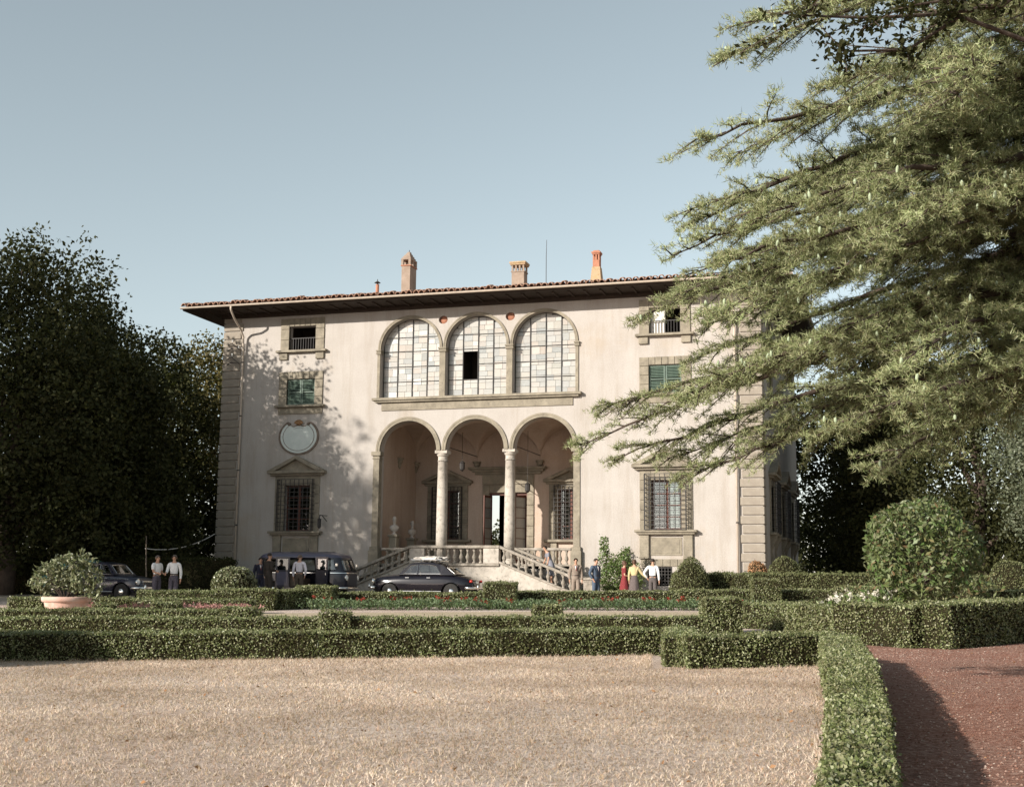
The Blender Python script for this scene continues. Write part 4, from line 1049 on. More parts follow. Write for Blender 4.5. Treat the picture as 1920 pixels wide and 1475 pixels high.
def van(loc, rz):
    t = thing('blue_van', 'dark blue passenger van with open side doors beside the stair', 'van', loc, rz, 'parked vehicles')
    PW = 5.0
    def ab(z):
        fr = 2.12 if z < .95 else 2.12-.30*((z-.95)/.80)**1.15
        re = -2.12 if z < 1.1 else -2.12+.12*((z-1.1)/.7)**1.5
        b = .86 if z < 1.0 else .86-.055*((z-1.0)/.7)
        if z < .5: fr -= .10*((.5-z)/.2)**2
        if z > 1.70:
            q = min(1, (z-1.70)/.235); s_ = math.sqrt(max(0, 1-q*q)); b *= .10+.90*s_**.8; fr -= .75*(1-s_); re += .55*(1-s_)
        return fr, re, b
    def fm(th, z, off=0.0):
        fr, re, b = ab(z); a = (fr-re)/2; cx = (fr+re)/2
        c, s = math.cos(th), math.sin(th)
        return (cx+(a+off)*math.copysign(abs(c)**(2/PW), c), (b+off)*math.copysign(abs(s)**(2/PW), s), z)
    def th_of(x, z, side):
        fr, re, b = ab(z); a = (fr-re)/2; cx = (fr+re)/2
        q = max(-1, min(1, (x-cx)/a)); c = math.copysign(abs(q)**(PW/2), q)
        return math.acos(c) if side > 0 else -math.acos(c)
    def th_y(y, z):
        fr, re, b = ab(z); q = y/b; return math.asin(math.copysign(abs(q)**(PW/2), q))
    # side windows and door opening as holes (theta, z); seam of theta runs at the tail
    def sidewin(x0, x1, z0, z1, s):
        a, b = sorted((th_of(x0, 1.3, s), th_of(x1, 1.3, s))); return [(a, z0), (b, z0), (b, z1), (a, z1)]
    wins = {}
    holes = []; glass = []
    for s in (-1, 1):
        for x0, x1 in ((-1.75, -.95), (1.02, 1.62)) if s < 0 else ((-1.75, -.95), (-.85, -.05), (.05, .85), (1.02, 1.62)):
            w = sidewin(x0, x1, 1.16, 1.62, s); holes.append(w); glass.append((w, 'side_window'))
    door = sidewin(-.42, .80, .42, 1.70, -1); holes.append(door)
    for s in (-1, 1):
        a, b = sorted((s*.012, s*th_y(.62, 1.3))); a = s*abs(th_y(.035, 1.3)) if s > 0 else a
        if s < 0: b = -abs(th_y(.035, 1.3))
        w = [(a, 1.14), (b, 1.14), (b, 1.60), (a, 1.60)]; holes.append(w); glass.append((w, 'windscreen'))
    e0 = -math.pi+1e-4; e1 = math.pi-1e-4
    tl = [e0+(e1-e0)*i/160 for i in range(161)]
    def low(th):
        x, y, z = fm(th, .34); zz = .34
        for xw in (-1.2, 1.2):
            if abs(x-xw) < .40 and abs(y) > .55: zz = max(zz, .30+math.sqrt(max(0, .16-(x-xw)**2)))
        return zz
    outer = [(th, low(th)) for th in tl]+[(th, 1.68) for th in tl[::-1]]
    ex = [(th+.003, z) for th in tl[1:-1:2] for z in (.5, .72, .95, 1.06, 1.4)]
    patch(outer, holes, ex, fm, 'body', 'paint_bus', t)
    outer = [(th, 1.68) for th in tl]+[(th, 1.9349) for th in tl[::-1]]
    ex = [(th+.003, z) for th in tl[1:-1:2] for z in (1.74, 1.80, 1.85, 1.89, 1.915, 1.928)]
    patch(outer, [], ex, fm, 'roof', 'paint_busroof', t)
    MB().box((-1.35, -.088, 1.925), (1.2, .088, 1.936)).build('roof_crown', 'paint_busroof', t)
    for w, nm in glass:
        (a, z0), (b, _), (_, z1), _ = w
        n = 6; MB().grid([[fm(a+(b-a)*i/n, z, -.008) for i in range(n+1)] for z in (z0, z1)]).build(nm, 'carglass', t)
        MB().tube([fm(a+(b-a)*i/n, z0, .004) for i in range(n+1)]+[fm(b-(b-a)*i/n, z1, .004) for i in range(n+1)]+[fm(a, z0, .004)], .011, 5).build('window_trim', 'rubber', t)
    MB().grid([[fm(th, z, .006) for th in tl] for z in (1.035, 1.06)]).build('belt_moulding', 'chrome', t)
    MB().box((-1.95, -.72, .36), (1.8, .72, .44)).build('floor', 'rubber', t)
    for x in (-1.55, -.55, .95): MB().box((x, -.62, .45), (x+.42, .62, .82)).box((x-.10, -.62, .5), (x+.03, .62, 1.22)).build('seat', 'seat', t, bevel=.05, seg=2)
    MB().tube([(1.42+.1*math.sin(a), .38+.2*math.cos(a), 1.08+.14*math.sin(a)) for a in [2*math.pi*i/16 for i in range(17)]], .012, 5).build('steering_wheel', 'rubber', t)
    for xw in (-1.2, 1.2):
        for s in (-1, 1): wheel(t, xw, s*.74, .33, .16, -s)
    # two opened cargo doors
    for hx, ang, sg in ((-.42, R(168), 1), (.80, R(12), 1)):
        dl = bpy.data.objects.new('side_door', None); link(dl, t); dl.location = (hx, -.875, 0); dl.rotation_euler = (0, 0, -ang if sg > 0 and ang > 1 else -ang)
        mbd = MB().add([(0, 0, .42), (.60, 0, .42), (.60, 0, 1.15), (0, 0, 1.15)], []).box((0, -.02, .42), (.60, .02, 1.16)).box((0, -.02, 1.161), (.07, .02, 1.70)).box((.53, -.02, 1.161), (.60, .02, 1.70)).box((.071, -.02, 1.62), (.529, .02, 1.70))
        mbd.build('door_panel', 'paint_bus', dl)
        MB().box((.07, -.004, 1.16), (.53, .004, 1.62)).build('side_window', 'carglass', dl)
        MB().box((.06, .0205, .52), (.54, .03, 1.08)).build('inner_panel', 'paint_busroof', dl)
        MB().tube([(.52, -.04, .95), (.52, -.04, 1.05)], .012, 6).build('door_handle', 'chrome', dl)
    for e in (-1, 1):
        MB().tube([(e*1.75, -.88, .42), (e*2.05, -.82, .42), (e*2.2, -.5, .42), (e*2.23, 0, .42), (e*2.2, .5, .42), (e*2.05, .82, .42), (e*1.75, .88, .42)], .05, 8).build('bumper', 'chrome', t, smooth=True)
    for s in (-1, 1):
        px, py, pz = fm(th_y(s*.58, .85), .85)
        MB().lathe([(.10, -.03), (.11, .02), (.10, .04), (.05, .06), (.002, .065)], 18).build('headlight', 'lampglass', t, loc=(px, py, pz), rot=(0, R(86), R(8*s)), smooth=True)
        MB().lathe([(.105, -.02), (.125, .02), (.11, .035), (.10, .03)], 18).build('headlight_rim', 'chrome', t, loc=(px, py, pz), rot=(0, R(86), R(8*s)), smooth=True)
        MB().tube([(1.78, s*.84, 1.20), (1.80, s*1.0, 1.32)], .01, 5).lathe([(.01, -.06), (.06, -.05), (.06, .05), (.01, .06)], 8, (1.80, s*1.02, 1.38)).build('wing_mirror', 'chrome', t)
        MB().tube([(.93, s*.875, 1.0), (1.05, s*.878, 1.0)], .012, 6).build('door_handle', 'chrome', t)
    return t
van((-5.30, -6.5, g(-6.5)), R(0))

# ================================================================ PEOPLE
def skin_obj(name, J, Ed, mat, parent, root, sub=2):
    names = list(J); idx = {n: i for i, n in enumerate(names)}
    me = bpy.data.meshes.new(name); me.from_pydata([J[n][0] for n in names], [(idx[a], idx[b]) for a, b in Ed], [])
    o = bpy.data.objects.new(name, me); link(o, parent); me.materials.append(M[mat])
    md = o.modifiers.new('skin', 'SKIN'); md.use_smooth_shade = True
    sv = me.skin_vertices[0].data
    for n in names:
        r = J[n][1]; r = r if isinstance(r, tuple) else (r, r)
        sv[idx[n]].radius = r; sv[idx[n]].use_root = (n == root)
    ss = o.modifiers.new('sub', 'SUBSURF'); ss.levels = sub; ss.render_levels = sub
    return o

def person(label, loc, rz, H=1.75, top='shirt_white', bottom='trouser_grey', kind='trousers', arms=('down', 'down'), hair='hair_dark', hairlen=0, jacket=False, sleeves=True, lean=0.0, stride=0.0, head=(0, 0), inner=None):
    t = thing('person', label, 'person', loc, rz, 'people in front of the villa')
    s = H/1.75
    ln = lambda z: -lean*max(0, z-.95)                            # forward lean of everything above the hip
    V3 = lambda x, y, z: (x*s, (y+ln(z))*s, z*s)
    fem = kind in ('skirt', 'dress')
    shw = .165 if fem else .195
    J = {}
    J['pelvis'] = (V3(0, 0, .95), (.135*s, .10*s)); J['waist'] = (V3(0, .0, 1.10), ((.11 if fem else .13)*s, .09*s)); J['chest'] = (V3(0, .0, 1.30), (.15*s, .105*s)); J['collar'] = (V3(0, .01, 1.42), (.10*s, .075*s))
    J['neck'] = (V3(0, .0, 1.50), .052*s)
    hx, hy = head
    J['jaw'] = (V3(hx*.3, -.035+hy*.4, 1.565), (.056*s, .062*s)); J['skull'] = (V3(hx*.5, -.018+hy, 1.645), (.076*s, .094*s)); J['crown'] = (V3(hx*.6, -.006+hy, 1.705), (.055*s, .068*s))
    J['nose'] = (V3(hx*.5, -.125+hy, 1.615), .013*s)
    Ed = [('pelvis', 'waist'), ('waist', 'chest'), ('chest', 'collar'), ('collar', 'neck'), ('neck', 'jaw'), ('jaw', 'skull'), ('skull', 'crown'), ('skull', 'nose')]
    P = {'down': ((.06, .02, -.30), (.065, -.03, -.55)), 'bent': ((.05, .03, -.29), (.0, -.20, -.34)), 'reach': ((.16, -.08, -.26), (.34, -.16, -.42)), 'hip': ((.17, .08, -.25), (.04, -.02, -.46)),
         'forward': ((.04, -.10, -.27), (.02, -.32, -.32)), 'rail': ((.10, -.12, -.25), (.18, -.26, -.44)), 'pocket': ((.11, .07, -.28), (.03, -.03, -.50))}
    for k, sg in ((0, 1), (1, -1)):
        e, w = P[arms[k]]; n = 'L' if sg > 0 else 'R'
        sh = (sg*shw, .01, 1.405)
        J['shoulder'+n] = (V3(*sh), .056*s)
        J['elbow'+n] = (V3(sh[0]+sg*e[0], sh[1]+e[1], sh[2]+e[2]), .042*s)
        wr = (sh[0]+sg*w[0], sh[1]+w[1], sh[2]+w[2]); J['wrist'+n] = (V3(*wr), .027*s)
        d = Vector(wr)-Vector((sh[0]+sg*e[0], sh[1]+e[1], sh[2]+e[2])); d.normalize()
        sd = d.cross(Vector((sg, 0, 0)));  sd = sd.normalized() if sd.length > .1 else Vector((0, 1, 0))
        pm = Vector(wr)+d*.07; J['palm'+n] = (V3(*pm), (.034*s, .020*s))
        Ed += [('collar', 'shoulder'+n), ('shoulder'+n, 'elbow'+n), ('elbow'+n, 'wrist'+n), ('wrist'+n, 'palm'+n)]
        for q in range(4):
            off = sd*(-.027+.018*q); l = (.065, .078, .074, .058)[q]
            a = pm+off+d*.028; b = a+d*l*.55+Vector((-sg*.004, 0, 0)); c = b+d*l*.45+Vector((-sg*.016, 0, 0))
            for m_, (p_, r_) in enumerate(((a, .0105), (b, .0095), (c, .0075))): J['finger%s%d%d' % (n, q, m_)] = (V3(*p_), r_*s)
            Ed += [('palm'+n, 'finger%s%d0' % (n, q)), ('finger%s%d0' % (n, q), 'finger%s%d1' % (n, q)), ('finger%s%d1' % (n, q), 'finger%s%d2' % (n, q))]
        a = Vector(wr)+d*.035-sd*.040; b = a+d*.035-sd*.012; J['thumb%s0' % n] = (V3(*a), .011*s); J['thumb%s1' % n] = (V3(*b), .009*s)
        Ed += [('wrist'+n, 'thumb%s0' % n), ('thumb%s0' % n, 'thumb%s1' % n)]
        st = stride*sg
        J['hip'+n] = (V3(sg*.085, 0, .88), .088*s); J['knee'+n] = (V3(sg*.095, -.02-st*.5, .49), .058*s); J['ankle'+n] = (V3(sg*.10, .02-st, .085), .040*s); J['toe'+n] = (V3(sg*.115, -.13-st, .04), (.038*s, .03*s)); J['heel'+n] = (V3(sg*.10, .06-st, .04), .034*s)
        Ed += [('pelvis', 'hip'+n), ('hip'+n, 'knee'+n), ('knee'+n, 'ankle'+n), ('ankle'+n, 'toe'+n), ('ankle'+n, 'heel'+n)]
    skin_obj('body', J, Ed, 'skin', t, 'pelvis', 1)
    # shoes
    for n in 'LR':
        K = {'a': (J['heel'+n][0], .046*s), 'b': (tuple((Vector(J['heel'+n][0])+Vector(J['toe'+n][0]))/2), .048*s), 'c': (J['toe'+n][0], (.050*s, .04*s))}
        skin_obj('shoe', K, [('a', 'b'), ('b', 'c')], 'shoe', t, 'a', 1)
    # upper garment
    gr = .030 if jacket else .016
    K = {}; E2 = []
    def put(n, add, src=None, pos=None):
        p, r = J[src or n]; r = r if isinstance(r, tuple) else (r, r); K[n] = (pos or p, (r[0]+add*s, r[1]+add*s))
    put('waist', gr); put('chest', gr); put('collar', gr*.9); E2 += [('waist', 'chest'), ('chest', 'collar')]
    put('pelvis', gr+.004); E2.append(('pelvis', 'waist'))
    if jacket: K['hem'] = (V3(0, .0, .80), (.165*s, .135*s)); E2.append(('hem', 'pelvis'))
    for n in 'LR':
        put('shoulder'+n, gr*.9); E2.append(('collar', 'shoulder'+n))
        if sleeves:
            put('elbow'+n, gr*.9); put('wrist'+n, gr*.9); E2 += [('shoulder'+n, 'elbow'+n), ('elbow'+n, 'wrist'+n)]
        else:
            mid = Vector(J['shoulder'+n][0]).lerp(Vector(J['elbow'+n][0]), .8); K['mid'+n] = (tuple(mid), (.062*s, .062*s)); E2.append(('shoulder'+n, 'mid'+n))
    skin_obj('jacket' if jacket else ('dress_top' if kind == 'dress' else 'shirt'), K, E2, top, t, 'chest', 2)
    if inner:                                                     # shirt front and tie between the lapels
        y = -.142
        MB().add([V3(-.055, y+.02, 1.44), V3(.055, y+.02, 1.44), V3(0, y-.018, 1.20), V3(0, y-.012, 1.40)], [(0, 3, 2), (3, 1, 2)]).build('shirt_front', inner, t)
        MB().add([V3(-.014, y-.02, 1.42), V3(.014, y-.02, 1.42), V3(.018, y-.026, 1.24), V3(0, y-.026, 1.20), V3(-.018, y-.026, 1.24)], [(0, 1, 2, 3, 4)]).build('tie', 'tie', t)
    if kind == 'trousers':
        K = {}; E2 = []
        K['pelvis'] = (V3(0, 0, .96), (.150*s, .118*s)); K['belt'] = (V3(0, 0, 1.04), (.138*s, .108*s)); E2.append(('belt', 'pelvis'))
        for n in 'LR':
            put('hip'+n, .026); put('knee'+n, .030)
            a = J['ankle'+n][0]; K['cuff'+n] = ((a[0], a[1], .075*s), (.075*s, .078*s)); E2 += [('pelvis', 'hip'+n), ('hip'+n, 'knee'+n), ('knee'+n, 'cuff'+n)]
        skin_obj('trousers', K, E2, bottom, t, 'pelvis', 2)
        MB().lathe([(.150*s, -.02), (.153*s, 0), (.150*s, .022)], 16, V3(0, 0, 1.035), 1, .80).build('belt', 'shoe', t)
    else:
        rows = []; hem = .40; nseg = 28
        for z, rx, ry in ((1.10, .125, .10), (1.02, .145, .118), (.90, .170, .145), (.75, .20, .18), (.58, .225, .205), (hem, .245, .225)):
            rows.append([V3(rx*(1+.05*math.sin(7*a)*(1.1-z)*1.6)*math.cos(a), ry*(1+.05*math.sin(7*a)*(1.1-z)*1.6)*math.sin(a), z) for a in [2*math.pi*i/nseg for i in range(nseg)]])
        MB().grid(rows, close=True).build('skirt', bottom, t, smooth=True)
    # hair, ears, eyes
    hc = Vector(J['skull'][0]); ht = M[hair]
    rows = []
    for j in range(7):
        ph = R(8+16*j) if hairlen == 0 else R(8+18*j)
        row = []
        for i in range(20):
            a = 2*math.pi*i/20; fr = max(0, -math.sin(a))           # front of the head keeps a hairline
            pp = min(ph, R(62) if fr > .35 else ph)
            rr = .092*s; row.append(tuple(hc+Vector((rr*1.0*math.sin(pp)*math.cos(a), .010*s+rr*1.17*math.sin(pp)*math.sin(a), .018*s+rr*1.04*math.cos(pp)-(hairlen*.5*s*max(0, j-4)/2 if fr < .2 else 0)))))
        rows.append(row)
    MB().grid(rows, close=True).build('hair', hair, t, smooth=True)
    for sg in (-1, 1):
        MB().lathe([(.004, -.028), (.014, -.02), (.016, .01), (.010, .028), (.002, .032)], 8, (hc.x+sg*.082*s, hc.y+.012*s, hc.z-.02*s), .6, 1.2).build('ear', 'skin', t, smooth=True)
        MB().lathe([(.001, -.007), (.010, -.004), (.010, .004), (.001, .007)], 8, (hc.x+sg*.032*s, hc.y-.088*s, hc.z+.002*s)).build('eye', 'hair_dark', t)
    MB().lathe([(.001, -.006), (.022, 0), (.001, .005)], 10, (hc.x, hc.y-.088*s, hc.z-.062*s), 1, .35).build('mouth', 'tie', t)
    return t
def at(x, y, lift=0.0): return (x, y, g(y)+lift)
# people; rz turns a figure that faces -y (towards the camera)
person('man in tan suit coming off the foot of the stair', at(5.95, -4.3), R(20), 1.76, 'suit_tan', 'suit_tan', jacket=True, inner='shirt_white', stride=.10, arms=('down', 'down'))
person('man in blue suit looking right beside the flowering bush', at(6.90, -4.7), R(62), 1.74, 'suit_blue', 'suit_blue', jacket=True, inner='shirt_white', arms=('pocket', 'pocket'), stride=.05)
person('woman in red dress standing beside the woman in yellow', at(8.02, -4.3), R(115), 1.66, 'dress_red', 'dress_red', 'dress', hair='hair_brown', hairlen=.12, sleeves=False, arms=('down', 'bent'))
person('woman in yellow blouse and dark skirt seen from behind', at(8.50, -4.6), R(175), 1.70, 'shirt_yellow', 'skirt_brown', 'skirt', hair='hair_brown', hairlen=.10, sleeves=True, arms=('down', 'reach'))
person('man in white shirt and grey trousers seen from behind near the basement window', at(9.25, -4.5), R(178), 1.74, 'shirt_white', 'trouser_grey', arms=('hip', 'down'))
person('woman in grey dress leaning over the stair rail', (4.25, -1.9, .68), R(-60), 1.68, 'dress_grey', 'dress_grey', 'dress', hairlen=.05, sleeves=False, lean=.42, arms=('rail', 'rail'))
person('man in white shirt and brown trousers at the open door of the van', at(-4.72, -8.5), R(185), 1.78, 'shirt_lilac', 'trouser_brown', hair='hair_grey', arms=('down', 'pocket'))
person('man in dark coat with white collar behind the round box bush', at(-5.55, -9.6), R(150), 1.84, 'dark_coat', 'dark_coat', jacket=True, inner='shirt_white', arms=('down', 'bent'))
person('man in dark navy suit half hidden left of the dark coat', at(-6.15, -9.2), R(40), 1.66, 'dark_navy', 'dark_navy', jacket=True, inner='shirt_white')
person('left man of two talking, white short sleeves and slate trousers', at(-7.62, -14.6), R(70), 1.74, 'shirt_white', 'trouser_slate', hair='hair_grey', sleeves=False, arms=('bent', 'forward'))
person('right man of two talking, white shirt and slate trousers', at(-7.02, -14.4), R(15), 1.76, 'shirt_white', 'trouser_slate', hair='hair_grey', sleeves=True, arms=('down', 'forward'))

# ================================================================ SMALL GARDEN THINGS
sl = MB().box((-.75, -.35, 0), (.75, .35, .12)).build('stone_slab', 'palestone', None, bevel=.02, loc=at(-6.9, -16.2), rot=(0, 0, R(17)))
tag(sl, 'low pale stone slab in front of the two talking men', 'slab')
pole = thing('wooden_pole', 'leaning thin wooden pole holding up the cable', 'pole', at(-12.5, -7.4), 0)
MB().tube([(0, 0, 0), (-.12, 0, 1.6), (-.16, 0, 2.6)], [.035, .03, .022], 8).build('post', 'bark', pole); MB().tube([(-.15, -.03, 2.3), (-.05, -.08, 2.28)], .012, 6).build('hook', 'iron', pole)
P = []
for i in range(25):
    q = i/24; a = Vector((-12.64, -7.45, g(-7.4)+2.05)); b = Vector((-13.4, -.12, 3.0)); p = a.lerp(b, q); p.z -= .55*4*q*(1-q)*.55; P.append(p)
tag(MB().tube(P, .020, 6).build('cable', 'curtain'), 'pale cable sagging from the pole to the villa corner', 'cable')

# big terracotta bowl with citrus
pot = thing('terracotta_bowl', 'wide terracotta bowl planted with a bushy citrus', 'flowerpot', at(-2.75, -27.0))
pot.scale = (.88, .88, 1.05)
MB().lathe([(.40, 0), (.50, .10), (.60, .28), (.655, .44), (.66, .46), (.72, .47), (.745, .52), (.745, .58), (.71, .60), (.64, .59), (.60, .48)], 36).build('bowl', 'terracotta', pot, smooth=True)
MB().lathe([(.62, .50), (.61, .52), (.002, .54)], 24).build('soil', 'soil', pot)
def lobes_points(lobes, n, r=rng, shell=0.55):
    """points spread through ellipsoid lobes, mostly near their surface"""
    vol = np.array([l[3]*l[4]*l[5] for l in lobes], float)**.75; vol /= vol.sum()
    k = r.choice(len(lobes), n, p=vol); Lb = np.array(lobes, float)[k]
    d = unit(r.normal(size=(n, 3))); rad = shell+(1-shell)*r.random((n, 1))**.6
    rad = rad*(1+.10*r.normal(size=(n, 1)))
    return Lb[:, :3]+d*Lb[:, 3:6]*rad, d
def clumped(lobes, n_cl, per, spread, r=rng, shell=.6):
    C_, d = lobes_points(lobes, n_cl, r, shell)
    P_ = np.repeat(C_, per, 0)+r.normal(size=(n_cl*per, 3))*spread
    return P_, np.repeat(d, per, 0)
sh = bpy.data.objects.new('citrus_shrub', None); link(sh); sh.location = at(-2.75, -27.0, .52)
tag(sh, 'bushy pale leaved citrus shrub growing in the terracotta bowl', 'shrub')
lob = [(-.55, 0, .60, .45, .45, .45), (.05, -.1, .75, .55, .5, .50), (.55, 0, .65, .48, .45, .42), (.25, .1, 1.15, .30, .3, .28), (-.2, 0, .95, .35, .35, .3), (.85, 0, .40, .30, .3, .26), (-.9, 0, .55, .22, .25, .24), (.6, .1, 1.0, .2, .2, .2)]
P_, d = clumped(lob, 430, 6, .05); V, F = leaf_quads(P_, .13, .42, d, .75)
raw_mesh('leaves', V, F, 'citrus', sh)
mb = MB()
for i in range(14):
    a = rng.uniform(0, 6.28); r_ = rng.uniform(.3, .95); mb.tube([(.05*math.cos(a), .05*math.sin(a), -.02), (.5*r_*math.cos(a), .4*r_*math.sin(a), .35), (r_*math.cos(a), .55*r_*math.sin(a), rng.uniform(.6, 1.1))], [.022, .014, .006], 5)
mb.build('branches', 'bark_dark', sh)
for i in range(5):
    a = rng.uniform(0, 6.28); MB().lathe([(.001, -.045), (.03, -.03), (.042, 0), (.03, .03), (.001, .048)], 10).build('fruit', 'citrus', sh, loc=(.9*math.cos(a), -.45, rng.uniform(.35, .9)), smooth=True)

# ================================================================ CLIPPED HEDGES
def hedge(label, segs, leaf=.03, dens=2200, mat='box', seed=0, group='clipped box hedges of the parterre', name='box_hedge'):
    """segs: list of (x0,y0,x1,y1,width,height); twiggy core plus a coat of single leaves"""
    r = np.random.default_rng(100+seed)
    c0 = segs[0]; ox, oy = c0[0], c0[1]
    t = thing(name, label, 'hedge', (ox, oy, g(oy)), 0, group)
    base = g(oy)
    Pl, Nl = [], []
    core = MB()
    for si, (x0, y0, x1, y1, w, h) in enumerate(segs):
        a = np.array([x0, y0]); b = np.array([x1, y1]); L_ = np.linalg.norm(b-a); dd = (b-a)/L_; nn = np.array([-dd[1], dd[0]])
        ins = leaf*.9
        nseg = max(2, int(L_/.6)); rows = []
        wob = r.normal(size=(nseg+1, 4))*leaf*.5
        for i in range(nseg+1):
            q = i/nseg; q2 = min(max(q, ins/L_), 1-ins/L_); c = a+dd*L_*q2; zb = g(c[1])-base
            def P(of, z): 
                p = c+nn*of; return (p[0]-ox, p[1]-oy, g(p[1])-base+z)
            rows.append([P(-w/2+ins+wob[i, 0], -.05), P(-w/2+ins+wob[i, 1], h-ins*1.6), P(-w/2+ins*2.2, h-ins+wob[i, 2]), P(w/2-ins*2.2, h-ins+wob[i, 3]), P(w/2-ins, h-ins*1.6), P(w/2-ins, -.05)])
        k0 = len(core.v); core.grid(rows); n1 = len(core.v)
        core.f.append(tuple(range(k0, k0+6))); core.f.append(tuple(range(n1-1, n1-7, -1)))
        def surf_pts(area, fn, nrm):
            n = int(area*dens)
            u, v = r.random(n), r.random(n)
            xy, z = fn(u, v); Pz = np.array([g(yy) for yy in xy[:, 1]])-base+z
            Pl.append(np.column_stack([xy[:, 0]-ox, xy[:, 1]-oy, Pz])+np.array(nrm)*(r.normal(size=(n, 1))*leaf*.45)); Nl.append(np.tile(nrm, (n, 1)))
        for sg in (-1, 1):
            dn = 1.0 if (nn*sg)[1] < .3 else .45
            surf_pts(L_*h*dn, lambda u, v: (a+np.outer(u*L_, dd)+nn*sg*(w/2-.15*leaf*0), v*h*.99), (nn[0]*sg, nn[1]*sg, 0.25))
            surf_pts(w*h, lambda u, v: ((a if sg < 0 else b)+np.outer((u-.5)*w, nn), v*h*.99), (dd[0]*sg, dd[1]*sg, .25))
        surf_pts(L_*w, lambda u, v: (a+np.outer(u*L_, dd)+np.outer((v-.5)*w, nn), np.full(len(u), h)), (0, 0, 1.0))
    P_ = np.concatenate(Pl); Nn = np.concatenate(Nl)
    lump = .30*leaf*(np.sin(P_[:, :1]*5.1+seed)+np.sin(P_[:, 1:2]*4.3+P_[:, 2:3]*6)+.9*np.sin(P_[:, :1]*11.7+P_[:, 2:3]*9+seed)+.8*np.sin(P_[:, 1:2]*14.1-P_[:, 2:3]*5))
    stray = np.where(r.random((len(P_), 1)) < .022, r.random((len(P_), 1))*leaf*2.2, 0)
    gap = (np.sin(P_[:, 0]*8.3+1.7*np.sin(P_[:, 2]*9+P_[:, 1]*6)+seed)+np.sin(P_[:, 1]*9.1+P_[:, 2]*7)+r.normal(size=len(P_))*.7) > -1.7
    P_ = (P_+unit(Nn)*lump+unit(Nn+r.normal(size=Nn.shape)*.4)*stray)[gap]; Nn = Nn[gap]
    V, F = leaf_quads(P_, leaf*1.25, .62, unit(Nn), .62, r=r)
    raw_mesh('leaves', V, F, mat, t)
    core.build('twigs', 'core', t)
    return t
hedge('long low box hedge along the far edge of the dry lawn', [(2.6, -39.9, 4.70, -38.9, .55, .46), (4.70, -38.9, 9.33, -36.8, .55, .45), (9.33, -36.8, 14.75, -34.2, .55, .45)], .030, 2400, seed=1)
hedge('box hedge stepping forward into the right corner of the lawn', [(15.62, -36.9, 17.95, -35.40, .70, .50), (15.60, -36.8, 15.15, -34.1, .55, .48)], .030, 2600, seed=2)
hedge('box hedge running towards the camera between lawn and red gravel', [(18.86, -53.5, 18.68, -47.0, .42, .50), (18.68, -47.0, 18.45, -42.0, .48, .50), (18.45, -42.0, 18.02, -35.9, .58, .50)], .027, 3300, seed=3)
hedge('tall box hedge bending round the corner of the red gravel path', [(26.0, -18.6, 21.70, -27.55, .9, .86), (21.70, -27.55, 19.50, -31.10, .9, .86), (19.45, -30.95, 17.90, -29.6, .85, .80), (18.0, -29.7, 16.3, -25.4, .7, .66), (16.3, -25.4, 14.7, -24.6, .6, .60)], .036, 1450, seed=4)
hedge('square box pier casting a deep shadow beside the red path', [(14.62, -27.6, 15.42, -27.3, .80, .80)], .034, 1900, seed=5)
hedge('second low box hedge just behind the long front hedge', [(-.5, -34.0, 5.7, -32.1, .5, .42), (5.7, -32.1, 10.0, -30.9, .5, .43), (10.0, -30.9, 14.9, -29.5, .5, .46)], .036, 1500, seed=6)
for i, (x, y, w, h, lb) in enumerate(((7.35, -31.75, .60, .56, 'dark square box pier in the second hedge left of the middle'), (3.95, -29.7, .72, .52, 'square box pier beside the pink flower bed'), (.68, -27.5, .65, .54, 'square box pier in front of the pink flowers'), (10.7, -26.7, .66, .56, 'lone square box pier at the edge of the sandy path'), (.15, -17.2, 1.2, .72, 'box block at the left end of the red flower bed'), (6.1, -15.5, 1.05, .86, 'box block standing right of the black sedan'), (14.6, -12.6, .9, .98, 'box block in front of the tall right hedge'), (-.9, -27.9, .5, .50, 'small box pier right of the terracotta bowl'))):
    hedge(lb, [(x-w/2, y-.12, x+w/2, y+.08, w*.9, h)], .038, 1400, seed=20+i, group='square box piers', name='box_pier')
hedge('long box hedge behind the red flower bed', [(-1.6, -16.5, 5.0, -14.5, .7, .47), (5.0, -14.5, 11.6, -12.5, .7, .53), (11.6, -12.5, 18.4, -10.6, .7, .60)], .042, 1100, seed=7)
hedge('box hedge at the left end of the garden path', [(-4.6, -20.4, -2.2, -19.7, .9, .60), (-2.2, -19.7, -.35, -19.2, .9, .66), (-.5, -19.0, .0, -17.0, .6, .62)], .040, 1200, seed=8)
hedge('low box edging behind the terracotta bowl', [(-7.2, -23.4, -3.6, -22.6, .7, .45), (-3.6, -22.6, 0.2, -21.9, .6, .42)], .040, 1100, seed=9)
hedge('low box edging in front of the terracotta bowl', [(-4.0, -30.2, -.6, -29.2, .7, .40), (-.6, -29.2, 3.6, -28.0, .6, .40)], .036, 1400, seed=10)
hedge('tall flat hedge in front of the right corner of the villa', [(10.9, -9.3, 18.2, -9.2, 1.0, 1.12), (18.2, -9.2, 22.6, -13.6, 1.0, 1.10), (22.6, -13.6, 27.5, -16.0, 1.0, 1.10)], .050, 760, 'box2', seed=11)
hedge('lower hedge on the right behind the round magnolia', [(17.2, -14.6, 21.6, -17.4, .9, .80), (21.6, -17.4, 25.5, -19.5, .9, .80)], .042, 1100, seed=12)
hedge('dark tall hedge in the shade behind the parked blue sedan', [(-26, -7.4, -18.0, -6.6, 1.2, 1.75), (-18.0, -6.6, -9.9, -4.6, 1.2, 1.65)], .07, 380, 'tree_dark', seed=13, group='hedges near the villa')

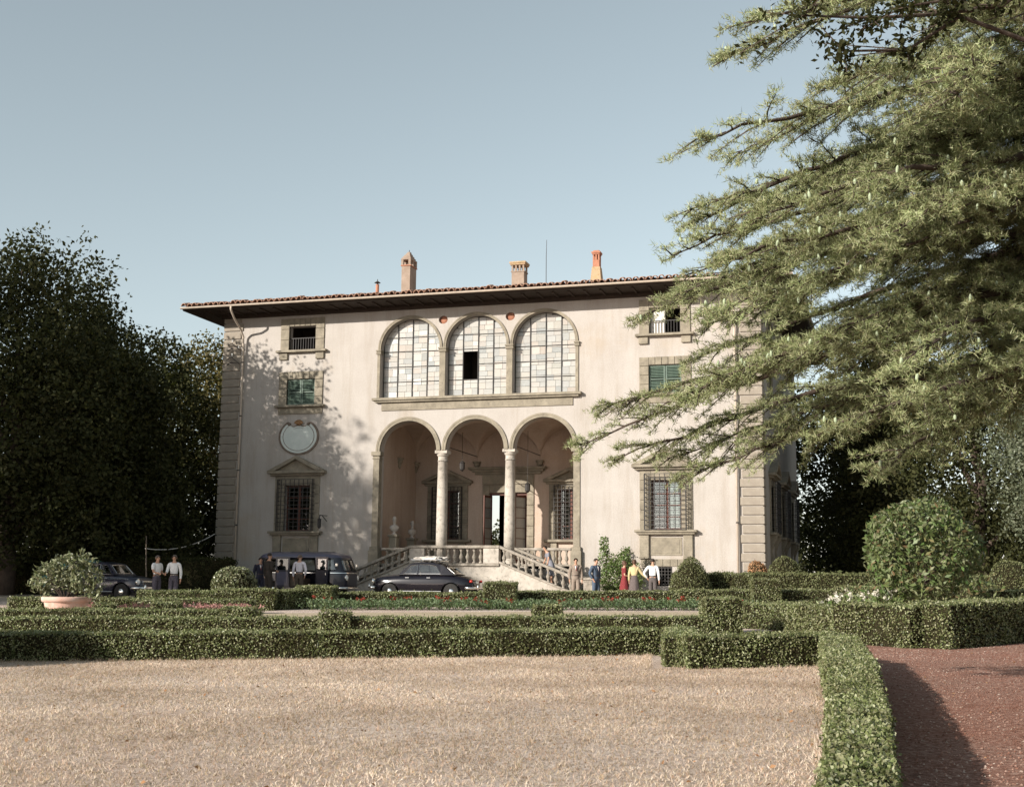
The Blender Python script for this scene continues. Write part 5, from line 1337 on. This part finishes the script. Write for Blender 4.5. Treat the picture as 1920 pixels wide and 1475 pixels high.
def ball(label, x, y, z, rx, rz_, leaf, n, mat='box2', seed=0, cat='topiary', name='topiary_ball', dome=False, rough=.02, stem=True):
    r = np.random.default_rng(300+seed)
    t = thing(name, label, cat, (x, y, g(y)), 0, 'clipped round shrubs')
    d = unit(r.normal(size=(n, 3)))
    if dome: d[:, 2] = np.abs(d[:, 2])
    P_ = d*np.array([rx, rx, rz_])*(1+rough*r.normal(size=(n, 1)))+np.array([0, 0, z])
    P_ = P_*(1+.02*np.sin(P_[:, :1]*7+seed))
    V, F = leaf_quads(P_, leaf, .6, d, .6, r=r); raw_mesh('leaves', V, F, mat, t)
    rows = []
    for j in range(9):
        ph = math.pi*j/8*(.5 if dome else 1); rows.append([(.94*rx*math.sin(ph)*math.cos(a), .94*rx*math.sin(ph)*math.sin(a), z+.94*rz_*math.cos(ph)) for a in [2*math.pi*i/20 for i in range(20)]])
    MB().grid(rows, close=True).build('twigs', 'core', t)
    if stem: MB().tube([(0, 0, 0), (0, 0, max(.1, z))], [.06, .04], 6).build('stem', 'bark_dark', t)
    return t
ball('clipped dome at the left end of the tall hedge', 11.75, -10.6, .0, .80, 1.66, .055, 5200, seed=1, dome=True)
ball('round clipped ball rising behind the tall hedge by the villa corner', 14.85, -7.8, 1.12, .62, .62, .055, 3000, seed=2)
ball('brown withered round shrub against the villa corner', 13.55, -4.9, 1.25, .36, .38, .09, 900, 'dryleaf', seed=3, rough=.06)
ball('pale clipped ball at the right edge of the picture', 22.35, -13.6, 1.00, .66, .66, .055, 3200, seed=4)
ball('round box bush in front of the van', -3.95, -15.4, .68, .80, .66, .085, 3000, 'citrus', seed=5, rough=.03)
ball('unseen box ball added left of the lawn to shade the hedge end', 4.0, -40.75, .75, .85, .82, .05, 2500, 'box', seed=6)  # added out of view so its shadow darkens the left hedge end

# round magnolia on a short trunk
mg = thing('magnolia_tree', 'round clipped magnolia with large glossy leaves behind the tall box hedge', 'tree', at(19.55, -22.2))
r = np.random.default_rng(51)
n = 8000; d = unit(r.normal(size=(n, 3))); rad = (.62+.40*r.random((n, 1))**.5)
rad = rad*(1+.07*np.sin(d[:, :1]*3.1+1)+.06*np.sin(d[:, 2:3]*5+d[:, :1]*2)+.05*np.sin(d[:, 1:2]*6))
P_ = d*np.array([1.55, 1.5, 1.28])*rad+np.array([0, 0, 1.98]); low = P_[:, 2] < 1.0
P_ = np.concatenate([P_, np.column_stack([r.normal(1.3, .25, 260), r.normal(-.3, .35, 260), r.normal(1.02, .14, 260)]), np.column_stack([r.normal(-1.0, .45, 420), r.normal(-.3, .35, 420), r.normal(.75, .2, 420)])]); d = np.concatenate([d, unit(r.normal(size=(680, 3)))])
V, F = leaf_quads(P_, .165, .40, d, .85, r=r); raw_mesh('crown', V, F, 'magnolia', mg)
MB().tube([(.25, 0, 0), (.22, 0, .7), (.12, 0, 1.3), (0, 0, 2.0)], [.13, .12, .09, .05], 8).tube([(.15, 0, 1.1), (-.6, .1, 1.9)], [.07, .03], 6).tube([(.15, 0, 1.2), (.8, -.1, 2.0)], [.07, .03], 6).build('trunk', 'bark_dark', mg)

# leafy bush against the wall
wb = thing('wall_bush', 'bright leafy bush growing against the wall right of the stair', 'bush', at(6.95, -1.3))
lob = [(0, 0, .9, .7, .5, .75), (.35, 0, 1.5, .42, .35, .55), (-.35, 0, 1.7, .34, .3, .6), (-.45, 0, 2.45, .17, .15, .35), (.5, 0, 2.0, .22, .2, .35), (1.0, -.05, .85, .3, .3, .5), (.9, 0, 1.35, .3, .2, .25)]
P_, d = clumped(lob, 800, 6, .07); V, F = leaf_quads(P_, .11, .6, d, .7); raw_mesh('leaves', V, F, 'wallbush', wb)
mb = MB()
for i in range(8):
    a = rng.uniform(0, 6.28); mb.tube([(0, 0, 0), (.25*math.cos(a), .2*math.sin(a), .8), (.5*math.cos(a), .3*math.sin(a), 1.8)], [.025, .018, .006], 5)
mb.build('branches', 'bark_dark', wb)

# flower beds: single plants
def plant_proto(petal, nl, h, w, leaf, nf, fs, lm, seed):
    r = np.random.default_rng(seed)
    t = bpy.data.objects.new('flowering_plant', None); link(t)
    P_ = np.column_stack([r.normal(0, w*.45, nl), r.normal(0, w*.45, nl), h*np.abs(r.beta(2, 1.6, nl))]); V, F = leaf_quads(P_, leaf, .5, np.tile([0, 0, 1.0], (nl, 1)), .75, r=r); raw_mesh('leaves', V, F, lm, t)
    mb = MB()
    for i in range(4): a = r.uniform(0, 6.28); mb.tube([(0, 0, 0), (w*.35*math.cos(a), w*.35*math.sin(a), h*.9)], [.008, .005], 4)
    mb.build('stem', 'wallbush', t)
    for i in range(nf):
        c = np.array([r.normal(0, w*.4), r.normal(0, w*.4)-.05, h*r.uniform(.85, 1.15)])
        k = 14; P2 = c+r.normal(size=(k, 3))*fs*.35; V, F = leaf_quads(P2, fs*.8, .7, np.tile([0, -.5, .8], (k, 1)), .6, r=r); raw_mesh('blossom', V, F, petal, t)
    return t
def scatter(protos, spots, label, group):
    for i, (x, y) in enumerate(spots):
        p = protos[i % len(protos)]
        o = p if i < len(protos) else copy_tree(p)
        o.location = at(x, y); o.rotation_euler = (0, 0, rng.uniform(0, 6.28)); s_ = rng.uniform(.85, 1.15); o.scale = (s_, s_, s_)
        tag(o, label, 'flower plant', group)
pr = [plant_proto('redpetal', 130, .34, .55, .085, k, .085, 'dahlia', 60+i) for i, k in enumerate((2, 0, 0, 0, 1))]
spots = []
for i in range(52):
    q = i/51
    for row in range(2):
        x = .7+q*13.3+rng.uniform(-.1, .1); y = -17.9+q*4.05-row*.75+rng.uniform(-.12, .12)
        if i % 2 == row or rng.random() < .6: spots.append((x, y))
random.shuffle(spots)
scatter(pr, spots, 'low leafy bedding plant in the long red flower bed before the hedge', 'red flower bed plants')
pr = [plant_proto('pinkpetal', 70, .30, .45, .06, k, .06, 'dahlia', 70+i) for i, k in enumerate((9, 7, 11))]
scatter(pr, [(-.4+rng.uniform(-1.6, 1.9), -24.3+rng.uniform(-1.0, 1.0)) for _ in range(26)]+[(-3.2+rng.uniform(-1, 1), -25.2+rng.uniform(-.5, .5)) for _ in range(7)], 'pink flowering bedding plant in the left bed', 'pink flower bed plants')
pr = [plant_proto('whitepetal', 60, .80, .40, .12, k, .10, 'wallbush', 80+i) for i, k in enumerate((3, 4))]
scatter(pr, [(17.2+.33*i, -24.9+.45*i+rng.uniform(-.2, .2)) for i in range(6)], 'white flowering plant in front of the round magnolia', 'white flower plants')

# ================================================================ TREES
def limb(mb, a, b, r0, r1, r, wob=.12, n=6):
    a = np.array(a, float); b = np.array(b, float); L_ = np.linalg.norm(b-a); pts = []
    for i in range(n+1):
        q = i/n; p = a+(b-a)*q+(r.normal(size=3)*wob*L_*.25*math.sin(math.pi*q)); pts.append(tuple(p))
    mb.tube(pts, [r0+(r1-r0)*i/n for i in range(n+1)], 7); return pts
def tree(label, x, y, lobes, n_cl, per, leaf, spread, mat, trunk_r, seed, bark='bark_dark', group='trees around the villa', shell=.55, name='tree'):
    r = np.random.default_rng(500+seed)
    t = thing(name, label, 'tree', at(x, y), 0, group)
    P_, d = clumped(lobes, n_cl, per, spread, r, shell)
    keep = P_[:, 2] > .3; P_, d = P_[keep], d[keep]
    V, F = leaf_quads(P_, leaf, .62, d, .7, r=r); raw_mesh('crown', V, F, mat, t)
    mb = MB(); zt = max(l[2] for l in lobes)
    limb(mb, (0, 0, -.1), (r.normal()*.3, r.normal()*.3, zt*.75), trunk_r, trunk_r*.35, r, .05, 8)
    for l in lobes: limb(mb, (0, 0, min(zt*.6, max(.8, l[2]*.55))), (l[0]*.9, l[1]*.9, l[2]), trunk_r*.42, trunk_r*.08, r)
    mb.build('trunk', bark, t, smooth=True)
    return t
# left: dark mass beside the house (crown lobes: x y z rx ry rz)
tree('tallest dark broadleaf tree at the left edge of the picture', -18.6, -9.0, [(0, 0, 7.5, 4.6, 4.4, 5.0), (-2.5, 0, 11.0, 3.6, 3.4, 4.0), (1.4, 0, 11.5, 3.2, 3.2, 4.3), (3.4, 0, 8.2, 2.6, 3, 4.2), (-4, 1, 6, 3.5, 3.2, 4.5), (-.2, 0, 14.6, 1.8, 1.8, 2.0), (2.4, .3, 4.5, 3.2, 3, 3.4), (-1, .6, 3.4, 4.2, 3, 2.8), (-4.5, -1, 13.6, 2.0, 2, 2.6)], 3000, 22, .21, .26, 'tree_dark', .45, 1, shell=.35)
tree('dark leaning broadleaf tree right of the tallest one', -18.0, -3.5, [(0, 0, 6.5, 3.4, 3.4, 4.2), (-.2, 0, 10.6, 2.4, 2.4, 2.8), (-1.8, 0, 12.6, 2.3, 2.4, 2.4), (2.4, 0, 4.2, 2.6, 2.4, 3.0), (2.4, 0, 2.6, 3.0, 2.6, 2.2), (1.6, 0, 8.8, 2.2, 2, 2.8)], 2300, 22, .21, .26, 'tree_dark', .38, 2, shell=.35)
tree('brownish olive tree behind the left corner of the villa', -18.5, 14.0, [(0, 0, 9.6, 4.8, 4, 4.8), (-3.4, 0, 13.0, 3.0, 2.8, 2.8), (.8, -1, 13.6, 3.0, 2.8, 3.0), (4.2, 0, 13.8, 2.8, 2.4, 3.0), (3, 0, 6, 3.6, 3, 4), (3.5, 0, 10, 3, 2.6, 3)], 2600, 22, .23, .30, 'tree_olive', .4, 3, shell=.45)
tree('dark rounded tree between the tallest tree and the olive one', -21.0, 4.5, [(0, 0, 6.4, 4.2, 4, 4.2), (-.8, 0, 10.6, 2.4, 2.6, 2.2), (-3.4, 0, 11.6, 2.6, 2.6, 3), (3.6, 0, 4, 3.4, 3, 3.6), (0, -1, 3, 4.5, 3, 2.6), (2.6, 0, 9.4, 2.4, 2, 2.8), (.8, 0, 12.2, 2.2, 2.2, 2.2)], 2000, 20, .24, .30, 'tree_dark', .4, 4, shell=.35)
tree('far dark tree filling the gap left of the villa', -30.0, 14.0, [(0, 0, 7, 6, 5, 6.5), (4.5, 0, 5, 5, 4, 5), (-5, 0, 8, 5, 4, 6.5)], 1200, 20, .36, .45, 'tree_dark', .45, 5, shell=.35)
# right: behind the side of the house
tree('dark tree seen just right of the villa side wall', 16.4, 25.5, [(0, 0, 7.5, 4.2, 3.2, 4.8), (1.8, 0, 12.5, 3.6, 2.6, 3.0), (-.8, 0, 4.0, 3.0, 2.4, 2.8), (3, 0, 4.8, 2.6, 2.4, 3.4), (-2, 0, 10.5, 2.6, 2.4, 3), (1.5, 0, 2.4, 4, 2.4, 2.0)], 1500, 20, .26, .34, 'tree_dark', .34, 6, shell=.45)
tree('slender dark tree standing close to the side wall of the villa', 18.3, 10.5, [(0, 0, 6.2, 2.2, 3.4, 3.0), (.6, 0, 10.0, 2.3, 3.0, 2.8), (.3, 0, 3.2, 2.0, 3.2, 2.2), (1, -1, 13, 2, 2.4, 2), (-1.2, 3, 5, 1.8, 2.4, 3.2), (-1.2, 4, 9.5, 1.8, 2.4, 2.6)], 1500, 20, .22, .28, 'tree_dark', .25, 16, shell=.45)
tree('dark spreading tree behind the round magnolia', 22.5, 4.5, [(0, 0, 6.6, 3.8, 3.4, 4.2), (2.6, 0, 10, 3.4, 3, 3.4), (-1.8, 0, 8.5, 2.4, 2.4, 2.8), (3.5, 0, 4.5, 3.2, 3, 3.2), (.4, 0, 2.6, 3.4, 2.6, 2.2), (3, 1, 14, 3.0, 3, 3)], 2200, 20, .20, .27, 'tree_dark', .4, 7, shell=.38)
tree('grey green tree at the right edge behind the cedar', 24.0, -8.5, [(0, 0, 4.6, 2.0, 1.9, 2.6), (.8, 0, 7.2, 2.0, 1.8, 2.0), (-.8, 0, 6.2, 1.3, 1.3, 1.6), (1.2, 0, 3.0, 1.8, 1.6, 1.8)], 1300, 18, .11, .16, 'tree_grey', .22, 8, shell=.4)
tree('dark tree closing the view at the far right', 31.0, 8.0, [(0, 0, 6.5, 4.6, 4, 5.5), (-3.2, 0, 4, 3.2, 3, 3.2), (2, 0, 12, 4, 3.6, 4)], 1200, 20, .28, .36, 'tree_dark', .4, 9, shell=.38)
for i, (x, y, k) in enumerate(((-19, 64, .62), (12, 58, .8), (24, 52, .9), (36, 46, 1.0), (48, 38, 1.0), (-44, 30, 1.2))):
    tree(('tree behind the villa glimpsed through the open hall', 'low tree behind the right rear of the villa', 'far tree in the gap right of the villa', 'far tree behind the magnolia', 'far tree beyond the right edge', 'far tree beyond the left edge')[i], x, y, [(0, 0, 5.2*k, 6*k, 5*k, 5*k), (4*k, 0, 3.6*k, 4*k, 4*k, 3.6*k), (-4*k, 0, 3.8*k, 4*k, 4*k, 3.8*k)], 420, 20, .40, .5, 'tree_dark', .4, 30+i, shell=.4, group='distant trees')
# tall trees left of the camera; their shade falls across the left part of the facade and the forecourt
tree('tall shade tree outside the left edge, nearest the lawn', -31.0, -28.5, [(0, 0, 18.0, 4.6, 4.6, 5.0), (-3, 1, 13.0, 4.6, 4.4, 5.0), (3.2, 0, 14.0, 4.0, 4, 4.6), (-3.6, 0, 20.5, 3.0, 3, 3.0), (5.4, -.5, 18.0, 1.5, 1.8, 1.7), (3.0, 0, 7.6, 4.5, 4, 3.4), (-3, 0, 7.6, 4.5, 4, 3.4), (.6, 0, 22.2, 1.5, 1.6, 1.3), (-6, 0, 22.4, 1.8, 2, 1.4)], 900, 34, .30, .40, 'tree_dark', .5, 10, shell=.45, group='shade trees left of the garden')
tree('lower shade tree outside the left edge', -21.6, -28.8, [(0, 0, 11.6, 3.4, 3.0, 3.1), (2.6, 0, 11.4, 2.0, 2.4, 2.4), (-2.8, 0, 12.6, 2.8, 2.6, 3.2), (0, 0, 7.2, 3.8, 3, 2.6), (-3.5, 0, 7, 3.0, 3, 2.6), (4.2, 0, 9.0, 2.0, 2.2, 2.0), (2, 0, 9, 2.4, 2.4, 2.4), (1.5, 0, 11.5, 2.9, 3, 2.7)], 2200, 18, .28, .32, 'tree_dark', .35, 11, shell=.4, group='shade trees left of the garden')
tree('second tall shade tree outside the left edge', -41.0, -27.0, [(0, 0, 15.5, 5.6, 5.4, 6.5), (3, 0, 11, 4.6, 4.4, 5), (-4, 0, 12, 5, 4.6, 5.6), (1, 0, 6, 6, 5, 3.6)], 1300, 18, .36, .45, 'tree_dark', .5, 12, shell=.4, group='shade trees left of the garden')
tree('third tall shade tree outside the left edge', -53.0, -24.0, [(0, 0, 14.5, 6.4, 6, 6.5), (3, 0, 9, 5.6, 5.4, 5.5)], 800, 18, .42, .5, 'tree_dark', .5, 13, shell=.4, group='shade trees left of the garden')

# ---------------------------------------------------------------- the cedar reaching in from the right
cedar = thing('cedar_tree', 'large cedar reaching in from the right with layered needled branches', 'tree', at(22.2, -41.6))
CB = np.array(at(22.2, -41.6)); cr = np.random.default_rng(77)
wood = MB()
wood.tube([(0, 0, -.2), (.05, 0, 2), (0, .05, 5), (.1, .1, 9), (.05, .1, 13)], [.55, .46, .38, .25, .08], 12)
twig_pts = []; twig_dir = []; cone_pts = []
tips = [((17.75, -46.3, 5.42), 7.4), ((17.30, -46.4, 4.52), 6.6), ((17.15, -45.4, 4.18), 5.9), ((16.66, -44.5, 3.88), 5.4), ((16.24, -44.0, 3.36), 5.0), ((15.72, -43.5, 2.52), 4.3), ((15.40, -43.0, 2.20), 3.9), ((15.75, -42.2, 1.92), 3.4), ((18.6, -45.6, 1.95), 3.2),
        ((18.3, -47.6, 5.2), 6.9), ((18.0, -47.0, 3.6), 5.6), ((17.3, -46.0, 2.95), 4.8), ((16.6, -41.0, 4.4), 5.8), ((16.9, -40.0, 3.3), 4.9), ((17.5, -46.2, 3.45), 5.2), ((18.9, -48.0, 4.3), 6.0), ((16.6, -43.0, 4.5), 6.4), ((17.6, -44.2, 5.2), 7.0), ((18.8, -47.0, 6.0), 7.8), ((17.0, -44.8, 2.4), 3.8), ((18.0, -41.0, 5.6), 7.4), ((19.6, -48.4, 5.6), 7.0), ((18.75, -44.6, 1.60), 3.4), ((19.5, -44.2, 2.2), 3.9), ((16.85, -44.2, 3.62), 5.2), ((17.0, -43.7, 3.05), 4.6), ((16.95, -43.4, 3.35), 5.0), ((17.3, -43.0, 3.95), 5.7),
        ((26.5, -46.0, 3.6), 5.5), ((28.0, -41.0, 4.4), 6.0), ((27.0, -37.0, 3.8), 5.0), ((22.5, -35.5, 4.4), 6.2), ((24.5, -47.5, 5.6), 7.5), ((20.0, -36.5, 4.2), 6.0)]
extra = []
for (tp, zb_) in tips[:22]:                                        # companion limbs fill the tiers between the leading ones
    t2 = np.array(tp)+np.array([cr.uniform(.7, 2.0), cr.uniform(-1.2, 1.2), cr.uniform(-.25, .42)]); extra.append((tuple(t2), zb_+cr.uniform(-.2, .6)))
tips = tips[:28]+extra+tips[28:]
nvis = 50
def shoot(p0, dr, Lb, droop, r0, lvl):
    m_ = max(3, int(Lb/.085)); out = []
    for k in range(m_+1):
        q = k/m_; out.append(p0+dr*Lb*q+np.array([0, 0, -droop*Lb*q*q])+cr.normal(size=3)*.008)
    wood.tube([tuple(b_) for b_ in out[::2]+[out[-1]]], [r0*(1-k/(len(out[::2])))+.0025 for k in range(len(out[::2])+1)], 3)
    return out
for li, (tp, zb_) in enumerate(tips):
    tip = np.array(tp)-CB; base = np.array([0.05, 0.05, zb_-CB[2]]); L_ = np.linalg.norm(tip-base)
    n = 24; sag = cr.uniform(-.01, .09)*L_; main = li < 28
    side = np.cross(tip-base, [0, 0, 1.0]); side /= np.linalg.norm(side); wv = cr.normal()*.45; ud = cr.normal()*.10; uf = cr.uniform(1.5, 3.2)
    pts = []
    for i in range(n+1):
        q = i/n; pts.append(np.array([0, 0, math.sin(math.pi*q*uf)*ud*(1-q)])+base+(tip-base)*q+np.array([0, 0, 1.0])*(math.sin(math.pi*q)*sag)+side*math.sin(math.pi*q*1.3)*wv+cr.normal(size=3)*.018)
    wood.tube([tuple(p) for p in pts], [(.062 if main else .035)*(1-i/n)**.8+.005 for i in range(n+1)], 6)
    fwd = (tip-base)/L_
    pk = .92 if li < nvis else .30
    for i in range(6, n+1):
        q = i/n
        for sg in (-1, 1):
            for rep in range(2):
                if cr.random() > pk: continue
                p0 = pts[i-1]+(pts[i]-pts[i-1])*cr.random()
                Lb = (.95*(1-q)**.55+.24)*cr.uniform(.4, 1.15)
                dr = fwd*cr.uniform(.5, 1.1)+side*sg*cr.uniform(.25, .95)+np.array([0, 0, cr.uniform(-.42, .40)]); dr /= np.linalg.norm(dr)
                bp_ = shoot(p0, dr, Lb, .16, .009, 1); m_ = len(bp_)-1
                for k in range(1, m_+1):
                    twig_pts.append(bp_[k]); twig_dir.append(dr)
                    for rp in range(2):
                        if cr.random() < .72:
                            sd2 = np.cross(dr, [0, 0, 1.0])*(1 if rp else -1)*cr.uniform(.5, 1.2)+dr*.8+np.array([0, 0, cr.uniform(-.55, .5)]); sd2 /= np.linalg.norm(sd2)
                            ll = cr.uniform(.06, .20)*(1-.40*k/m_)
                            for q2 in (.3, .65, 1.0): twig_pts.append(bp_[k]+sd2*ll*q2); twig_dir.append(sd2)
                    if cr.random() < .05: cone_pts.append(bp_[k]+np.array([0, 0, .02]))
    for k in range(16):                                           # tip of the limb itself
        q = .70+.30*k/15; p = pts[min(n, int(q*n))]+fwd*.05*cr.normal(); twig_pts.append(p); twig_dir.append(fwd)
wood.build('trunk_and_limbs', 'bark_dark', cedar, fix=False, smooth=True)
TP = np.array(twig_pts); TD = np.array(twig_dir)
NN = 7                                                            # needles per tuft
n = len(TP); c = np.repeat(TP, NN, 0)+cr.normal(size=(n*NN, 3))*.012; dd = unit(np.repeat(TD, NN, 0)*.55+unit(cr.normal(size=(n*NN, 3)))+np.array([0, 0, .30]))
Ln = cr.uniform(.040, .080, (n*NN, 1)); sd = unit(np.cross(dd, unit(cr.normal(size=(n*NN, 3))+np.array([-.5, -.8, .6]))))*.0042
V = np.stack([c-sd, c+sd, c+dd*Ln], 1).reshape(-1, 3); F = np.arange(n*NN*3).reshape(-1, 3)
o = raw_mesh('needles', V, F, 'cedar', cedar)
print('cedar tufts', n, 'cones', len(cone_pts), 'wood faces', len(wood.f))
cm_ = MB().lathe([(.004, 0), (.014, .008), (.019, .03), (.018, .055), (.010, .074), (.002, .08)], 7).mesh('cone', True); cm_.materials.append(M['cone'])
cone_pts.sort(key=lambda p: np.linalg.norm(p+CB-np.array([19, -58, .4])))
for p in cone_pts[:300]: inst('cone', cm_, cedar, tuple(p), (cr.normal()*.15, cr.normal()*.15, 0), (.85, .85, cr.uniform(.65, 1.0)))

# dark evergreen oak whose bough hangs in at the top right
oak = thing('holm_oak', 'dark small leaved oak bough hanging in at the top right before the cedar', 'tree', at(25.0, -44.6))
OB = np.array(at(25.0, -44.6)); orr = np.random.default_rng(81)
ow = MB(); ow.tube([(0, 0, -.1), (.05, 0, 3), (-.3, -.2, 6.0), (-.2, -.1, 9)], [.32, .26, .2, .06], 10)
Pk = []
for tp, z0 in (((18.45, -48.3, 4.78), 6.3), ((18.75, -48.2, 4.50), 6.0), ((19.2, -48.1, 4.85), 6.4), ((19.4, -47.6, 5.2), 6.8), ((22, -50, 6), 6.6), ((27, -49, 6), 6.5), ((29, -42, 7), 6.5), ((26, -40, 7.5), 7)):
    a = np.array([-.3, -.2, z0-OB[2]]); b = np.array(tp)-OB; pts = limb(ow, a, b, .06, .008, orr, .10, 12)
    for i in range(4, 13):
        for k in range(5):
            q0 = np.array(pts[i]); dr = unit((b-a)[None])[0]*.6+orr.normal(size=3)*.5; L_ = orr.uniform(.15, .5); q1 = q0+dr*L_; ow.tube([tuple(q0), tuple(q1)], [.008, .003], 3)
            for e in np.linspace(.2, 1.05, 7): Pk.append(q0+dr*L_*e+orr.normal(size=(5, 3))*.045)
Pk = np.concatenate(Pk); V, F = leaf_quads(Pk, .058, .5, None, .8, .3, orr); raw_mesh('crown', V, F, 'tree_dark', oak); ow.build('trunk', 'bark_dark', oak)

# ================================================================ GROUND COVER
r = np.random.default_rng(90)
def scatter_poly(poly, n):
    xs = [p[0] for p in poly]; ys = [p[1] for p in poly]; out = []
    X = r.uniform(min(xs), max(xs), n*3); Y = r.uniform(min(ys), max(ys), n*3); ins = np.zeros(n*3, bool); k = len(poly)
    for i in range(k):
        x0, y0 = poly[i]; x1, y1 = poly[(i+1) % k]
        cnd = ((y0 > Y) != (y1 > Y)) & (X < (x1-x0)*(Y-y0)/(y1-y0+1e-12)+x0); ins ^= cnd
    return X[ins][:n], Y[ins][:n]
lawn = [(2.0, -41), (4.7, -39.2), (9.3, -37.1), (14.7, -34.5), (15.2, -37.3), (17.9, -35.9), (18.25, -42), (18.6, -51.5), (9, -51.5)]
X, Y = scatter_poly(lawn, 300000)
Z = -0.0274*np.clip(-8-Y, 0, 70)
patchy = (np.sin(X*1.7+2*np.sin(Y*.9))+np.sin(Y*2.3+X*.6)+r.normal(size=len(X))*1.6) > -2.0
X, Y, Z = X[patchy], Y[patchy], Z[patchy]; n = len(X)
P_ = np.column_stack([X, Y, Z]); a = r.uniform(0, 6.28, n); h = r.uniform(.010, .036, n); ln_ = r.normal(size=(n, 2))*.024
edge = []
for (x0, y0), (x1, y1) in zip(lawn[:7], lawn[1:8]):
    L_ = math.hypot(x1-x0, y1-y0); k = int(L_*16); q = r.random(k); nx, ny = (y1-y0)/L_, -(x1-x0)/L_
    off = np.abs(r.normal(0, .10, k)); edge.append(np.column_stack([x0+(x1-x0)*q+nx*off, y0+(y1-y0)*q+ny*off]))
tx, ty = scatter_poly(lawn, 900); cen = np.concatenate(edge+[np.column_stack([tx, ty])]); cen = np.repeat(cen, 9, 0)+r.normal(size=(len(cen)*9, 2))*.022; m2 = len(cen)
P_ = np.concatenate([P_, np.column_stack([cen, -0.0274*np.clip(-8-cen[:, 1], 0, 70)])]); a = np.concatenate([a, r.uniform(0, 6.28, m2)]); h = np.concatenate([h, r.uniform(.025, .075, m2)]); ln_ = np.concatenate([ln_, r.normal(size=(m2, 2))*.030]); n = len(P_)
sd = np.column_stack([np.cos(a), np.sin(a), np.zeros(n)])*.0040
V = np.stack([P_-sd, P_+sd, P_+np.column_stack([ln_, h])], 1).reshape(-1, 3)
tag(raw_mesh('dry_grass', V, np.arange(3*n).reshape(-1, 3), 'straw'), 'short parched straw coloured grass of the lawn', 'grass', kind='stuff')
X, Y = scatter_poly(lawn, 1300); X2, Y2 = scatter_poly([(18.9, -51), (18.7, -44), (18.0, -35.5), (16.5, -31), (19.6, -31.6), (22.0, -27.3), (25, -31), (25, -51)], 260); X = np.concatenate([X, X2]); Y = np.concatenate([Y, Y2]); P_ = np.column_stack([X, Y, -0.0274*np.clip(-8-Y, 0, 70)+.018])
V, F = leaf_quads(P_, r.choice([.022, .03, .055], len(X), p=[.5, .35, .15]), .6, np.tile([0, 0, 1.0], (len(X), 1)), .45, r=r, bend=.12)
tag(raw_mesh('fallen_leaves', V, F, 'dryleaf'), 'brown fallen leaves scattered over the lawn and the gravel path', 'leaves', kind='stuff')
grav = [(18.75, -51), (18.7, -44), (18.0, -35.5), (16.5, -31), (19.6, -31.6), (22.0, -27.3), (25, -31), (25, -51)]
X, Y = scatter_poly(grav, 26000); n = len(X); s_ = r.uniform(.005, .019, n)[:, None]
P_ = np.column_stack([X, Y, -0.0274*np.clip(-8-Y, 0, 70)+.006])
tet = np.array([[1, 0, 0], [-.5, .87, 0], [-.5, -.87, 0], [0.1, .1, .8]]); ang = r.uniform(0, 6.28, n); ca, sa = np.cos(ang), np.sin(ang)
T = np.stack([np.column_stack([t_[0]*ca-t_[1]*sa, t_[0]*sa+t_[1]*ca, np.full(n, t_[2])])*s_+P_ for t_ in tet], 1).reshape(-1, 3)
F = np.array([[0, 1, 3], [1, 2, 3], [2, 0, 3]])[None]+4*np.arange(n)[:, None, None]
tag(raw_mesh('gravel_stones', T, F.reshape(-1, 3), 'pebble'), 'loose reddish gravel stones of the path', 'gravel', kind='stuff')
